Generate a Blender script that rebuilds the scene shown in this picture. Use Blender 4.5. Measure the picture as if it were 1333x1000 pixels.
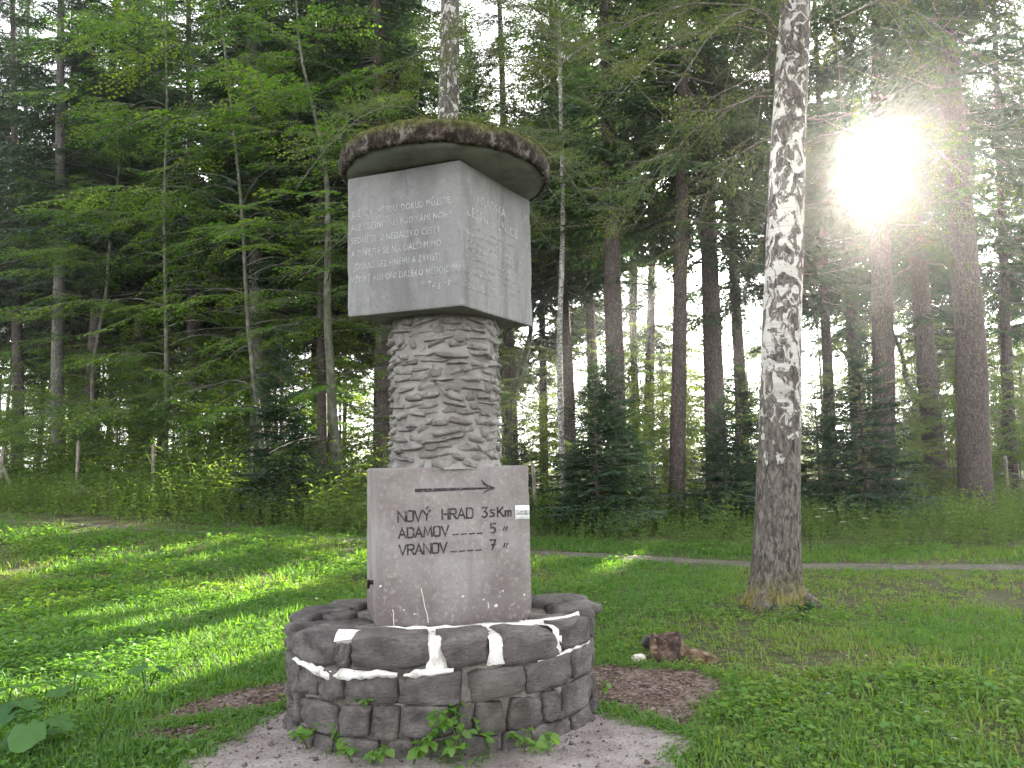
import bpy, bmesh, math, random
import numpy as np
from mathutils import Vector, Matrix, Euler

SC = bpy.context.scene
for o in list(bpy.data.objects):
    bpy.data.objects.remove(o, do_unlink=True)
R = math.radians
PI = math.pi

# ------------------------------------------------------------------ camera
F_PX, W_PX, H_PX = 1040.0, 1333.0, 1000.0
CAM_Z = 1.55
PITCH = math.atan(105 / F_PX)
ROLL = 0.02
_F = Vector((0, math.cos(PITCH), math.sin(PITCH)))
_R0 = Vector((1, 0, 0)); _U0 = Vector((0, -math.sin(PITCH), math.cos(PITCH)))
_R = (_R0 - ROLL * _U0).normalized(); _U = (_U0 + ROLL * _R0).normalized()
CAM = Vector((0, 0, CAM_Z))
cd = bpy.data.cameras.new('camera')
cd.sensor_width = 36.0
cd.lens = 36.0 * F_PX / W_PX
cd.clip_start = 0.1; cd.clip_end = 2000
cam = bpy.data.objects.new('camera', cd)
m = Matrix.Identity(4)
for i in range(3):
    m[i][0] = _R[i]; m[i][1] = _U[i]; m[i][2] = -_F[i]; m[i][3] = CAM[i]
cam.matrix_world = m
SC.collection.objects.link(cam)
SC.camera = cam


def pdir(px, py):
    return _F + ((px - W_PX / 2) / F_PX) * _R + (-(py - H_PX / 2) / F_PX) * _U


def at(px, py, D):
    d = pdir(px, py)
    return CAM + d * (D / d.y)


def ground(px, py, z=0.0):
    """point of the (slightly rising) ground, or of a level z above it, seen at a pixel"""
    d = pdir(px, py); h = 0.0
    for _ in range(12):
        k = (z + h - CAM_Z) / d.z
        if k < 0 or k > 40: k = 40
        p = CAM + d * k; h = .5 * h + .5 * float(rise(p.x, p.y))
    return p


def rise(x, y):
    """the clearing climbs gently towards its far left corner"""
    a = min(1, max(0, (y - 8) / 12)); b = min(1, max(0, (-x - .5) / 9))
    return .78 * a * a * (3 - 2 * a) * b * b * (3 - 2 * b)


# ------------------------------------------------------------------ light
SUN_D = pdir(1110, 208).normalized()
SUN_EL = math.asin(SUN_D.z); SUN_AZ = math.atan2(SUN_D.x, SUN_D.y)
world = bpy.data.worlds.new('World'); SC.world = world; world.use_nodes = True
wn, wl = world.node_tree.nodes, world.node_tree.links
bg = wn['Background']; wout = wn['World Output']
sky = wn.new('ShaderNodeTexSky'); sky.sky_type = 'NISHITA'; sky.sun_disc = False
sky.sun_elevation = SUN_EL; sky.sun_rotation = SUN_AZ
sky.air_density = 1.0; sky.dust_density = 1.5; sky.ozone_density = 1.0
hs = wn.new('ShaderNodeHueSaturation'); hs.inputs['Saturation'].default_value = .12      # blue taken out of the skylight, in place of a white balance
wl.new(sky.outputs[0], hs.inputs['Color']); wl.new(hs.outputs[0], bg.inputs[0]); bg.inputs[1].default_value = 0.105
# the bright aureole that surrounds a low sun in slightly hazy air
tc = wn.new('ShaderNodeTexCoord')
dot = wn.new('ShaderNodeVectorMath'); dot.operation = 'DOT_PRODUCT'
nrm = wn.new('ShaderNodeVectorMath'); nrm.operation = 'NORMALIZE'
wl.new(tc.outputs['Generated'], nrm.inputs[0]); wl.new(nrm.outputs[0], dot.inputs[0]); dot.inputs[1].default_value = SUN_D


def wmath(op, a, b):
    n = wn.new('ShaderNodeMath'); n.operation = op
    for k, v in enumerate((a, b)):
        if isinstance(v, (int, float)): n.inputs[k].default_value = v
        else: wl.new(v, n.inputs[k])
    return n.outputs[0]


mx = wmath('MAXIMUM', dot.outputs['Value'], 0.0)
core = wmath('MULTIPLY', wmath('POWER', mx, 9500.0), 220.0)
wide = wmath('MULTIPLY', wmath('POWER', mx, 60.0), 0.5)
bg2 = wn.new('ShaderNodeBackground'); bg2.inputs[0].default_value = (1, .95, .86, 1)
wl.new(wmath('ADD', core, wide), bg2.inputs[1])
ads = wn.new('ShaderNodeAddShader')
wl.new(bg.outputs[0], ads.inputs[0]); wl.new(bg2.outputs[0], ads.inputs[1]); wl.new(ads.outputs[0], wout.inputs[0])

sl = bpy.data.lights.new('sun', 'SUN'); sl.energy = 5.0; sl.angle = R(0.5); sl.color = (1.0, .91, .74)
so = bpy.data.objects.new('sun', sl); SC.collection.objects.link(so)
so.rotation_euler = SUN_D.to_track_quat('Z', 'Y').to_euler()
so.location = (8, 18, 30)

SC.view_settings.view_transform = 'Standard'; SC.view_settings.look = 'None'
SC.view_settings.gamma = 1.0; SC.view_settings.use_curve_mapping = False
SC.view_settings.exposure = 3.3
SC.render.engine = 'CYCLES'
cy = SC.cycles
cy.use_denoising = True
cy.max_bounces = 6; cy.diffuse_bounces = 3; cy.glossy_bounces = 2; cy.transmission_bounces = 4
cy.transparent_max_bounces = 4; cy.volume_bounces = 0
cy.sample_clamp_indirect = 6.0
cy.caustics_reflective = False; cy.caustics_refractive = False

# ------------------------------------------------------------------ helpers
RNG = np.random.default_rng(7)
random.seed(7)


def vnoise(P, seed=0):
    """value noise in [-1, 1] for points P (n, 3)"""
    P = np.asarray(P, float)
    i = np.floor(P).astype(np.int64); f = P - i
    u = f * f * (3 - 2 * f)

    def h(x, y, z):
        n = (x * 374761393 + y * 668265263 + z * 2147483647 + seed * 1274126177) & 0xffffffff
        n = ((n ^ (n >> 13)) * 1274126177) & 0xffffffff
        n = n ^ (n >> 16)
        return (n & 0xffff) / 32767.5 - 1.0
    r = 0
    for dx in (0, 1):
        for dy in (0, 1):
            for dz in (0, 1):
                w = (u[:, 0] if dx else 1 - u[:, 0]) * (u[:, 1] if dy else 1 - u[:, 1]) * (u[:, 2] if dz else 1 - u[:, 2])
                r = r + w * h(i[:, 0] + dx, i[:, 1] + dy, i[:, 2] + dz)
    return r


def fbm(P, seed=0, oct=3):
    P = np.asarray(P, float); r = 0; a = 1.0; t = 0
    for k in range(oct):
        r = r + a * vnoise(P * (2 ** k), seed + k * 17); t += a; a *= .5
    return r / t


def gh(x, y):
    """gentle bumps of the lawn"""
    x = np.asarray(x, float); y = np.asarray(y, float)
    b = .022 * np.sin(x * .9 + 1.3) * np.sin(y * .7 + .4) + .014 * np.sin(x * .43 - y * .61)
    near = np.clip((np.hypot(x + .45, y - 4.6) - 1.2) / 3.0, 0, 1)
    a = np.clip((y - 8) / 12, 0, 1); c = np.clip((-x - .5) / 9, 0, 1)
    return b * near + .78 * a * a * (3 - 2 * a) * c * c * (3 - 2 * c)


def mesh(name, V, faces, mats, smooth=False, midx=None, tint=None):
    """faces: one (m,k) array or a list of such"""
    if not isinstance(faces, (list, tuple)): faces = [faces]
    faces = [np.asarray(f, np.int32) for f in faces if len(f)]
    me = bpy.data.meshes.new(name)
    V = np.asarray(V, np.float32)
    me.vertices.add(len(V)); me.vertices.foreach_set('co', V.ravel())
    nl = sum(f.size for f in faces); nf = sum(len(f) for f in faces)
    me.loops.add(nl); me.loops.foreach_set('vertex_index', np.concatenate([f.ravel() for f in faces]))
    tot = np.concatenate([np.full(len(f), f.shape[1], np.int32) for f in faces])
    st = np.concatenate([[0], np.cumsum(tot)[:-1]]).astype(np.int32)
    me.polygons.add(nf); me.polygons.foreach_set('loop_start', st)
    if midx is not None: me.polygons.foreach_set('material_index', np.asarray(midx, np.int32))
    if smooth: me.polygons.foreach_set('use_smooth', np.ones(nf, bool))
    if tint is not None:
        a = me.attributes.new('tint', 'FLOAT', 'POINT'); a.data.foreach_set('value', np.asarray(tint, np.float32))
    for mt in (mats if isinstance(mats, (list, tuple)) else [mats]): me.materials.append(mt)
    me.update(calc_edges=True)
    return me


def link(o, parent=None):
    SC.collection.objects.link(o)
    if parent is not None: o.parent = parent
    return o


def tag(o, label=None, cat=None, group=None, kind=None):
    for k, v in (('label', label), ('category', cat), ('group', group), ('kind', kind)):
        if v: o[k] = v
    return o


def obj(name, me, parent=None, loc=None, rot=None, scale=None):
    o = bpy.data.objects.new(name, me)
    if loc is not None: o.location = loc
    if rot is not None: o.rotation_euler = rot
    if scale is not None: o.scale = scale
    return link(o, parent)


def thing(name, label, cat, loc, rot=(0, 0, 0), group=None):
    o = bpy.data.objects.new(name, None); o.empty_display_size = .2
    o.location = loc; o.rotation_euler = rot
    link(o); return tag(o, label, cat, group)


class Geo:
    """collects verts, tris/quads, material index and tint"""
    def __init__(s): s.V = []; s.F3 = []; s.F4 = []; s.M3 = []; s.M4 = []; s.T = []; s.n = 0

    def add(s, V, F, mi=0, tint=0.5):
        V = np.asarray(V, float).reshape(-1, 3); F = np.asarray(F, np.int64)
        if len(F) == 0: return
        s.V.append(V); s.T.append(np.full(len(V), tint) if np.isscalar(tint) else np.asarray(tint))
        t = (s.F3, s.M3) if F.shape[1] == 3 else (s.F4, s.M4)
        t[0].append(F + s.n); t[1].append(np.full(len(F), mi) if np.isscalar(mi) else np.asarray(mi))
        s.n += len(V)

    def arrays(s):
        V = np.concatenate(s.V); T = np.concatenate(s.T)
        F3 = np.concatenate(s.F3) if s.F3 else np.zeros((0, 3), int); F4 = np.concatenate(s.F4) if s.F4 else np.zeros((0, 4), int)
        M3 = np.concatenate(s.M3) if s.M3 else np.zeros(0, int); M4 = np.concatenate(s.M4) if s.M4 else np.zeros(0, int)
        return V, F3, F4, M3, M4, T

    def mesh(s, name, mats, smooth=False):
        V, F3, F4, M3, M4, T = s.arrays()
        return mesh(name, V, [F3, F4], mats, smooth, np.concatenate([M3, M4]), T)


def tube(path, rad, n=6, cap=True):
    path = np.asarray(path, float); k = len(path); rad = np.broadcast_to(np.asarray(rad, float), (k,))
    tan = np.gradient(path, axis=0); tan /= np.linalg.norm(tan, axis=1)[:, None] + 1e-9
    ref = np.where(np.abs(tan[:, 2:3]) > .9, np.array([[1., 0, 0]]), np.array([[0, 0, 1.]]))
    a = np.cross(tan, ref); a /= np.linalg.norm(a, axis=1)[:, None]
    b = np.cross(tan, a)
    th = np.linspace(0, 2 * PI, n, endpoint=False)
    V = path[:, None, :] + rad[:, None, None] * (np.cos(th)[None, :, None] * a[:, None, :] + np.sin(th)[None, :, None] * b[:, None, :])
    V = V.reshape(-1, 3)
    i = np.arange(k - 1)[:, None] * n; j = np.arange(n)[None, :]; j2 = (j + 1) % n
    F = np.stack([i + j, i + j2, i + n + j2, i + n + j], -1).reshape(-1, 4)
    return V, F


def rot3(yaw, pitch, roll):
    """Rz(yaw) @ Ry(-pitch) @ Rx(roll), vectorised; +X is the axis, pitch lifts it"""
    yaw, pitch, roll = np.broadcast_arrays(np.asarray(yaw, float), np.asarray(pitch, float), np.asarray(roll, float))
    cy_, sy = np.cos(yaw), np.sin(yaw); cp, sp = np.cos(pitch), np.sin(pitch); cr, sr = np.cos(roll), np.sin(roll)
    M = np.empty(yaw.shape + (3, 3))
    M[..., 0, 0] = cy_ * cp; M[..., 0, 1] = -cy_ * sp * sr - sy * cr; M[..., 0, 2] = -cy_ * sp * cr + sy * sr
    M[..., 1, 0] = sy * cp; M[..., 1, 1] = -sy * sp * sr + cy_ * cr; M[..., 1, 2] = -sy * sp * cr - cy_ * sr
    M[..., 2, 0] = sp; M[..., 2, 1] = cp * sr; M[..., 2, 2] = cp * cr
    return M


def bake(temps, pick, loc, M, scale, tintj=None, cull=None):
    """copies of template (V, F3, matidx, tint) at many places -> Geo"""
    g = Geo(); pick = np.asarray(pick); scale = np.asarray(scale, float)
    for k, (V, F, mi, tn) in enumerate(temps):
        s = np.where(pick == k)[0]
        if len(s) == 0: continue
        P = np.einsum('nij,vj->nvi', M[s], V) * scale[s][:, None, None] + np.asarray(loc)[s][:, None, :]
        T = np.broadcast_to(tn, (len(s), len(V))).copy()
        if tintj is not None: T = np.clip(T + np.asarray(tintj)[s][:, None], 0, 1)
        FF = (F[None] + (np.arange(len(s)) * len(V))[:, None, None]).reshape(-1, F.shape[1])
        MI = np.tile(mi, len(s)); P = P.reshape(-1, 3)
        if cull is not None:
            keep = cull(P)[FF[:, 0]]
            FF = FF[keep]; MI = MI[keep]
        g.add(P, FF, MI, T.ravel())
    return g


def pts_in_poly(x, y, poly):
    x = np.asarray(x); y = np.asarray(y); ins = np.zeros(x.shape, bool); n = len(poly)
    for i in range(n):
        x1, y1 = poly[i][:2]; x2, y2 = poly[(i + 1) % n][:2]
        c = ((y1 > y) != (y2 > y)) & (x < (x2 - x1) * (y - y1) / (y2 - y1 + 1e-12) + x1)
        ins ^= c
    return ins


# ------------------------------------------------------------------ materials
class NT:
    def __init__(s, name, k=1.0):
        s.tight = .58                 # noise values crowd round .5
        s.k = k                       # overall albedo of the material
        s.m = bpy.data.materials.new(name); s.m.use_nodes = True
        s.n = s.m.node_tree.nodes; s.l = s.m.node_tree.links
        s.bsdf = s.n['Principled BSDF']; s.out = s.n['Material Output']
        s.bsdf.inputs['Specular IOR Level'].default_value = .25
        g = s.n.new('ShaderNodeNewGeometry'); s.pos = g.outputs['Position']; s.geo = g

    def set(s, sock, v):
        if hasattr(v, 'links'): s.l.new(v, sock)
        else: sock.default_value = v

    def scaled(s, v, sc):
        n = s.n.new('ShaderNodeVectorMath'); n.operation = 'MULTIPLY'; s.l.new(v, n.inputs[0]); n.inputs[1].default_value = sc
        return n.outputs[0]

    def noise(s, scale, detail=4, rough=.6, vec=None, dist=0.0):
        n = s.n.new('ShaderNodeTexNoise'); n.inputs['Scale'].default_value = scale; n.inputs['Detail'].default_value = detail
        n.inputs['Roughness'].default_value = rough; n.inputs['Distortion'].default_value = dist
        s.l.new(vec or s.pos, n.inputs['Vector']); return n.outputs['Fac']

    def voro(s, scale, vec=None, feature='F1'):
        n = s.n.new('ShaderNodeTexVoronoi'); n.feature = feature; n.inputs['Scale'].default_value = scale
        s.l.new(vec or s.pos, n.inputs['Vector']); return n.outputs['Distance']

    def ramp(s, fac, stops, interp='LINEAR'):
        n = s.n.new('ShaderNodeValToRGB'); n.color_ramp.interpolation = interp
        e = n.color_ramp.elements
        while len(e) < len(stops): e.new(.5)
        for k, (p, c) in enumerate(stops):
            if not isinstance(c, (int, float)): p = .5 + (p - .5) * s.tight
            e[k].position = p; e[k].color = (c, c, c, 1) if isinstance(c, (int, float)) else (c[0] * s.k, c[1] * s.k, c[2] * s.k, 1)
        s.l.new(fac, n.inputs[0]); return n.outputs[0]

    def mix(s, fac, a, b, mode='MIX'):
        n = s.n.new('ShaderNodeMix'); n.data_type = 'RGBA'; n.blend_type = mode
        s.set(n.inputs[0], fac)
        for sock, v in ((n.inputs[6], a), (n.inputs[7], b)):
            s.set(sock, (v[0] * s.k, v[1] * s.k, v[2] * s.k, 1) if isinstance(v, tuple) else v)
        return n.outputs[2]

    def math(s, op, a, b=0.0):
        n = s.n.new('ShaderNodeMath'); n.operation = op; s.set(n.inputs[0], a); s.set(n.inputs[1], b); return n.outputs[0]

    def bump(s, h, strength=.5, dist=.02):
        n = s.n.new('ShaderNodeBump'); n.inputs['Strength'].default_value = strength; n.inputs['Distance'].default_value = dist
        s.l.new(h, n.inputs['Height']); s.l.new(n.outputs[0], s.bsdf.inputs['Normal'])

    def done(s, col, rough=.9):
        s.set(s.bsdf.inputs['Base Color'], (*col, 1) if isinstance(col, tuple) else col)
        s.set(s.bsdf.inputs['Roughness'], rough); return s.m


def leaf_mat(name, lo, mid, hi, trans=.45, tcol=None, gloss=.02):
    """thin leaves: diffuse + translucent, hue varies leaf by leaf"""
    t = NT(name); t.tight = 1.0; t.n.remove(t.bsdf)
    at_ = t.n.new('ShaderNodeAttribute'); at_.attribute_name = 'tint'
    c = t.ramp(at_.outputs['Fac'], [(0, lo), (.5, mid), (1, hi)])
    d = t.n.new('ShaderNodeBsdfDiffuse'); t.l.new(c, d.inputs[0])
    tr = t.n.new('ShaderNodeBsdfTranslucent')
    k = tcol or (1.9, 2.1, .9)
    n = t.n.new('ShaderNodeVectorMath'); n.operation = 'MULTIPLY'; t.l.new(c, n.inputs[0]); n.inputs[1].default_value = k
    t.l.new(n.outputs[0], tr.inputs[0])
    ms = t.n.new('ShaderNodeMixShader'); ms.inputs[0].default_value = trans
    t.l.new(d.outputs[0], ms.inputs[1]); t.l.new(tr.outputs[0], ms.inputs[2])
    gl = t.n.new('ShaderNodeBsdfGlossy'); gl.inputs['Roughness'].default_value = .55; gl.inputs[0].default_value = (1, 1, 1, 1)
    m2 = t.n.new('ShaderNodeMixShader'); m2.inputs[0].default_value = gloss
    t.l.new(ms.outputs[0], m2.inputs[1]); t.l.new(gl.outputs[0], m2.inputs[2]); t.l.new(m2.outputs[0], t.out.inputs[0])
    return t.m


def bark_mat(name, cols, vs=(14, 14, 3), bump=.8, moss=None):
    t = NT(name); v = t.scaled(t.pos, vs)
    n1 = t.noise(1.0, 5, .65, v, .4); n2 = t.noise(.9, 3)
    v2 = t.scaled(t.pos, (vs[0] * 1.6, vs[1] * 1.6, vs[2] * 2.4))
    vo = t.voro(1.0, v2)
    f = t.math('ADD', t.math('MULTIPLY', n1, .7), t.math('MULTIPLY', vo, .35))
    c = t.ramp(f, [(.3, cols[0]), (.55, cols[1]), (.8, cols[2])])
    if moss:
        c = t.mix(t.ramp(n2, [(.52, 0.0), (.68, .7)]), c, moss)
    t.bump(f, bump, .03)
    return t.done(c, .95)


M = {}
# concrete
t = NT('concrete_grey', 0.46)
n1 = t.noise(2.2, 5, .6, t.scaled(t.pos, (1, 1, .45))); n2 = t.noise(60, 3, .7); n3 = t.noise(5.0, 4, .65, t.scaled(t.pos, (1.6, 1.6, .35)))
c = t.ramp(n1, [(.3, (.31, .305, .30)), (.5, (.41, .405, .40)), (.7, (.47, .465, .455))])
c = t.mix(t.ramp(n3, [(.55, 0.0), (.72, .55)]), c, (.17, .18, .19))
c = t.mix(t.ramp(n2, [(.3, .5), (.46, 0.0)]), c, (.16, .155, .15))
c = t.mix(t.ramp(t.noise(1.0, 5, .7, t.scaled(t.pos, (9, 9, .8))), [(.52, 0.0), (.66, .55)]), c, (.19, .19, .185))
c = t.mix(t.ramp(t.noise(11, 5, .7), [(.56, 0.0), (.64, .35)]), c, (.60, .59, .57))
t.bump(t.math('ADD', t.math('MULTIPLY', n2, .5), n3), .25, .006); M['concrete'] = t.done(c, .92)

t = NT('plinth_concrete', 0.56)
n1 = t.noise(2.4, 5, .62); n2 = t.noise(70, 3, .7); n3 = t.noise(9, 4, .7, t.scaled(t.pos, (1, 1, .6)))
sep = t.n.new('ShaderNodeSeparateXYZ'); t.l.new(t.pos, sep.inputs[0])
zf = t.math('ADD', sep.outputs[2], t.math('MULTIPLY', t.math('SUBTRACT', n1, .5), .5))
c = t.ramp(n1, [(.3, (.31, .27, .26)), (.5, (.38, .345, .33)), (.72, (.45, .42, .40))])
foot_tone = t.ramp(t.math('SUBTRACT', zf, .62), [(.02, .75), (.30, .12), (.5, 0.0)])      # darker brown towards its foot
c = t.mix(foot_tone, c, (.15, .115, .11))
c = t.mix(t.ramp(n3, [(.58, 0.0), (.75, .45)]), c, (.2, .17, .165))
c = t.mix(t.ramp(n2, [(.30, .6), (.44, 0.0)]), c, (.2, .165, .155))
c = t.mix(t.ramp(t.noise(34, 4, .7), [(.54, 0.0), (.66, .5)]), c, (.60, .55, .52))
c = t.mix(t.ramp(t.noise(1.0, 4, .7, t.scaled(t.pos, (12, 12, 1.1))), [(.54, 0.0), (.66, .35)]), c, (.25, .21, .2))
t.bump(t.math('ADD', n2, n3), .3, .005); M['plinth'] = t.done(c, .92)

t = NT('grey_mortar', 0.6)
n1 = t.noise(6, 5, .6); n2 = t.noise(55, 3, .7)
c = t.ramp(n1, [(.3, (.24, .225, .205)), (.5, (.33, .315, .29)), (.7, (.41, .395, .37))])
t.bump(t.math('ADD', t.math('MULTIPLY', n2, .5), n1), .6, .012); M['mortar'] = t.done(c, .95)

t = NT('slate_stone', 0.66)
oi = t.n.new('ShaderNodeObjectInfo')
n1 = t.noise(9, 5, .65); n2 = t.noise(45, 4, .7, t.scaled(t.pos, (1, 1, 2.5)))
c = t.ramp(n1, [(.3, (.2, .185, .175)), (.52, (.31, .295, .275)), (.72, (.40, .385, .36))])
c = t.mix(t.ramp(oi.outputs['Random'], [(0, .0), (.8, .15), (.93, .5), (1, .75)]), c, (.2, .165, .15))
c = t.mix(t.ramp(n2, [(.36, .5), (.5, 0.0)]), c, (.12, .115, .11))
t.bump(t.math('ADD', t.math('MULTIPLY', n2, .6), n1), .9, .014); M['slate'] = t.done(c, .9)

t = NT('ring_stone', 0.50)
oi = t.n.new('ShaderNodeObjectInfo')
n1 = t.noise(5, 6, .68); n2 = t.noise(30, 4, .75, t.scaled(t.pos, (1, 1, 2.8)), .6); n3 = t.noise(2.2, 3)
c = t.ramp(n1, [(.28, (.09, .078, .078)), (.5, (.20, .178, .172)), (.72, (.33, .30, .285))])
c = t.mix(t.ramp(oi.outputs['Random'], [(0, 0.0), (.35, .1), (.6, .6), (.8, .2), (1, .75)]), c, t.mix(n3, (.30, .285, .27), (.22, .19, .185)))
c = t.mix(t.ramp(t.noise(8, 4, .6), [(.55, 0.0), (.7, .5)]), c, (.34, .31, .28))
c = t.mix(t.ramp(n2, [(.3, .7), (.48, 0.0)]), c, (.06, .05, .05))
c = t.mix(t.ramp(n3, [(.6, 0.0), (.72, .45)]), c, (.15, .16, .10))
t.bump(t.math('ADD', t.math('MULTIPLY', n2, .8), n1), .9, .025); M['ringstone'] = t.done(c, .82)

t = NT('white_mortar', 0.78)
n1 = t.noise(14, 5, .6); n2 = t.noise(60, 3)
c = t.ramp(n1, [(.25, (.42, .39, .35)), (.44, (.72, .70, .66)), (.7, (.82, .81, .78))])
t.bump(t.math('ADD', n1, n2), .5, .01); M['white'] = t.done(c, .9)

t = NT('joint_mortar', 0.9)
n1 = t.noise(7, 5, .65); n2 = t.noise(50, 3)
c = t.ramp(n1, [(.3, (.10, .088, .075)), (.5, (.18, .165, .145)), (.7, (.27, .25, .22))])
t.bump(t.math('ADD', n1, n2), .7, .02); M['joint'] = t.done(c, .95)

t = NT('mossy_roof', 0.8)
n1 = t.noise(24, 6, .75, t.scaled(t.pos, (1, 1, .7))); n2 = t.noise(7, 5, .7); n3 = t.noise(80, 3)
c = t.ramp(n1, [(.33, (.017, .0135, .010)), (.47, (.043, .032, .024)), (.58, (.085, .066, .05)), (.70, (.15, .125, .10))])
lich = t.ramp(t.math('ADD', t.math('MULTIPLY', n2, .6), t.math('MULTIPLY', n1, .5)), [(.585, 0.0), (.66, .75)])
c = t.mix(lich, c, (.30, .275, .25))
sn = t.n.new('ShaderNodeSeparateXYZ'); t.l.new(t.geo.outputs['Normal'], sn.inputs[0])
grn = t.ramp(t.math('ADD', sn.outputs[2], t.math('MULTIPLY', t.math('SUBTRACT', n2, .5), .9)), [(.0, 0.0), (.45, 1.0)])
c = t.mix(grn, c, t.ramp(n1, [(.3, (.045, .055, .015)), (.7, (.16, .16, .045))]))
t.bump(t.math('ADD', n1, t.math('MULTIPLY', n3, .5)), .9, .03); M['moss_roof'] = t.done(c, .97)

t = NT('green_stained_concrete', 0.55)
n1 = t.noise(4, 5, .6); n2 = t.noise(50, 3)
c = t.ramp(n1, [(.3, (.19, .20, .175)), (.5, (.30, .315, .28)), (.7, (.40, .41, .38))])
t.bump(n2, .2, .006); M['soffit'] = t.done(c, .92)

t = NT('engraved_paint')
c = t.ramp(t.noise(40, 3), [(.3, (.022, .018, .02)), (.62, (.05, .042, .045)), (.8, (.13, .115, .11))]); M['letter'] = t.done(c, .9)
t = NT('faded_white_paint')
c = t.ramp(t.noise(38, 4, .7), [(.38, (.23, .232, .235)), (.50, (.325, .327, .33)), (.75, (.42, .42, .42))]); M['poem'] = t.done(c, .9)
t = NT('worn_engraving')
c = t.ramp(t.noise(45, 4, .7), [(.35, (.12, .105, .1)), (.5, (.2, .185, .175)), (.6, (.40, .385, .37))]); M['worn'] = t.done(c, .9)
t = NT('plate_white'); c = t.ramp(t.noise(30, 3), [(.3, (.66, .66, .66)), (.6, (.83, .83, .84))]); M['plate_white'] = t.done(c, .6)
t = NT('plate_grey'); c = t.ramp(t.noise(60, 3), [(.35, (.3, .3, .32)), (.65, (.45, .45, .46))]); M['plate_grey'] = t.done(c, .6)
t = NT('rusty_iron'); c = t.ramp(t.noise(40, 4), [(.35, (.02, .018, .018)), (.7, (.07, .045, .035))]); t.bsdf.inputs['Metallic'].default_value = .5; M['iron'] = t.done(c, .7)
t = NT('galvanised_wire'); t.bsdf.inputs['Metallic'].default_value = .4; M['wire'] = t.done((.16, .16, .15), .6)
t = NT('drip_stain'); M['drip'] = t.done((.55, .51, .48), .9)

# ground
t = NT('lawn_soil')
n1 = t.noise(.9, 4, .6); n2 = t.noise(14, 5, .65); n3 = t.noise(90, 3, .7)
c = t.ramp(n2, [(.3, (.028, .034, .012)), (.5, (.055, .066, .022)), (.72, (.10, .095, .045))])
c = t.mix(t.ramp(n1, [(.5, 0.0), (.68, .75)]), c, t.ramp(n3, [(.3, (.055, .038, .024)), (.7, (.19, .14, .09))]))
t.bump(t.math('ADD', n2, t.math('MULTIPLY', n3, .6)), .8, .03); M['soil'] = t.done(c, .98)

t = NT('bark_litter', 1.8)
n2 = t.noise(26, 6, .72); n3 = t.voro(120); n4 = t.noise(2.2, 4)
c = t.ramp(n2, [(.3, (.035, .022, .018)), (.5, (.085, .056, .047)), (.68, (.17, .125, .105)), (.8, (.3, .25, .22))])
c = t.mix(t.ramp(n4, [(.5, 0.0), (.7, .4)]), c, (.2, .165, .15))
t.bump(t.math('ADD', n2, n3), 1.0, .015); M['litter'] = t.done(c, .97)

t = NT('stony_slab', 0.72)
n1 = t.noise(2.0, 5, .65); n2 = t.noise(38, 6, .75); vo = t.voro(70); n4 = t.noise(7, 4, .6)
c = t.ramp(n1, [(.3, (.22, .185, .175)), (.5, (.34, .295, .28)), (.72, (.45, .41, .385))])
c = t.mix(t.ramp(n2, [(.34, .75), (.5, 0.0)]), c, (.13, .105, .10))
c = t.mix(t.ramp(vo, [(.12, .6), (.3, 0.0)]), c, (.52, .48, .45))
c = t.mix(t.ramp(n4, [(.6, 0.0), (.72, .35)]), c, (.12, .10, .09))
t.bump(t.math('ADD', n2, t.math('MULTIPLY', vo, -.6)), .9, .012); M['slab'] = t.done(c, .95)

t = NT('trodden_path', 0.5)
n2 = t.noise(22, 5, .7); n1 = t.noise(1.5, 3)
c = t.ramp(n2, [(.3, (.12, .105, .085)), (.5, (.22, .20, .165)), (.72, (.34, .31, .27))])
c = t.mix(t.ramp(n1, [(.5, 0.0), (.7, .5)]), c, (.08, .085, .04))
t.bump(n2, .8, .02); M['path'] = t.done(c, .96)

# bark
M['spruce_bark'] = bark_mat('spruce_bark', [(.035, .027, .025), (.066, .052, .047), (.11, .092, .083)], (24, 24, 7), .9)
M['grey_bark'] = bark_mat('grey_spruce_bark', [(.06, .055, .05), (.105, .098, .088), (.17, .16, .145)], (20, 20, 6), .8, (.12, .14, .09))
M['beech_bark'] = bark_mat('beech_bark', [(.055, .05, .04), (.10, .096, .078), (.16, .155, .135)], (6, 6, 2.5), .35, (.07, .085, .04))
M['dead_twig'] = bark_mat('dead_twig', [(.07, .06, .05), (.13, .115, .1), (.2, .18, .16)], (20, 20, 20), .2)

t = NT('birch_bark', 0.95)
tcn = t.n.new('ShaderNodeTexCoord'); so_ = t.n.new('ShaderNodeSeparateXYZ'); t.l.new(tcn.outputs['Object'], so_.inputs[0])
z = so_.outputs[2]
nf = t.noise(1.0, 5, .7, t.scaled(t.pos, (26, 26, 9)), .8); nd = t.noise(1.0, 4, .6, t.scaled(t.pos, (7.5, 7.5, 5.5)), 1.0); nl = t.noise(3, 3)
nb = t.noise(1.0, 2, .5, t.scaled(t.pos, (3, 3, 40)))
dark = t.ramp(nf, [(.3, (.03, .026, .024)), (.5, (.088, .076, .067)), (.7, (.175, .155, .135))])
white = t.ramp(nb, [(.3, (.40, .38, .355)), (.5, (.54, .52, .485)), (.7, (.45, .425, .395))])
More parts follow.
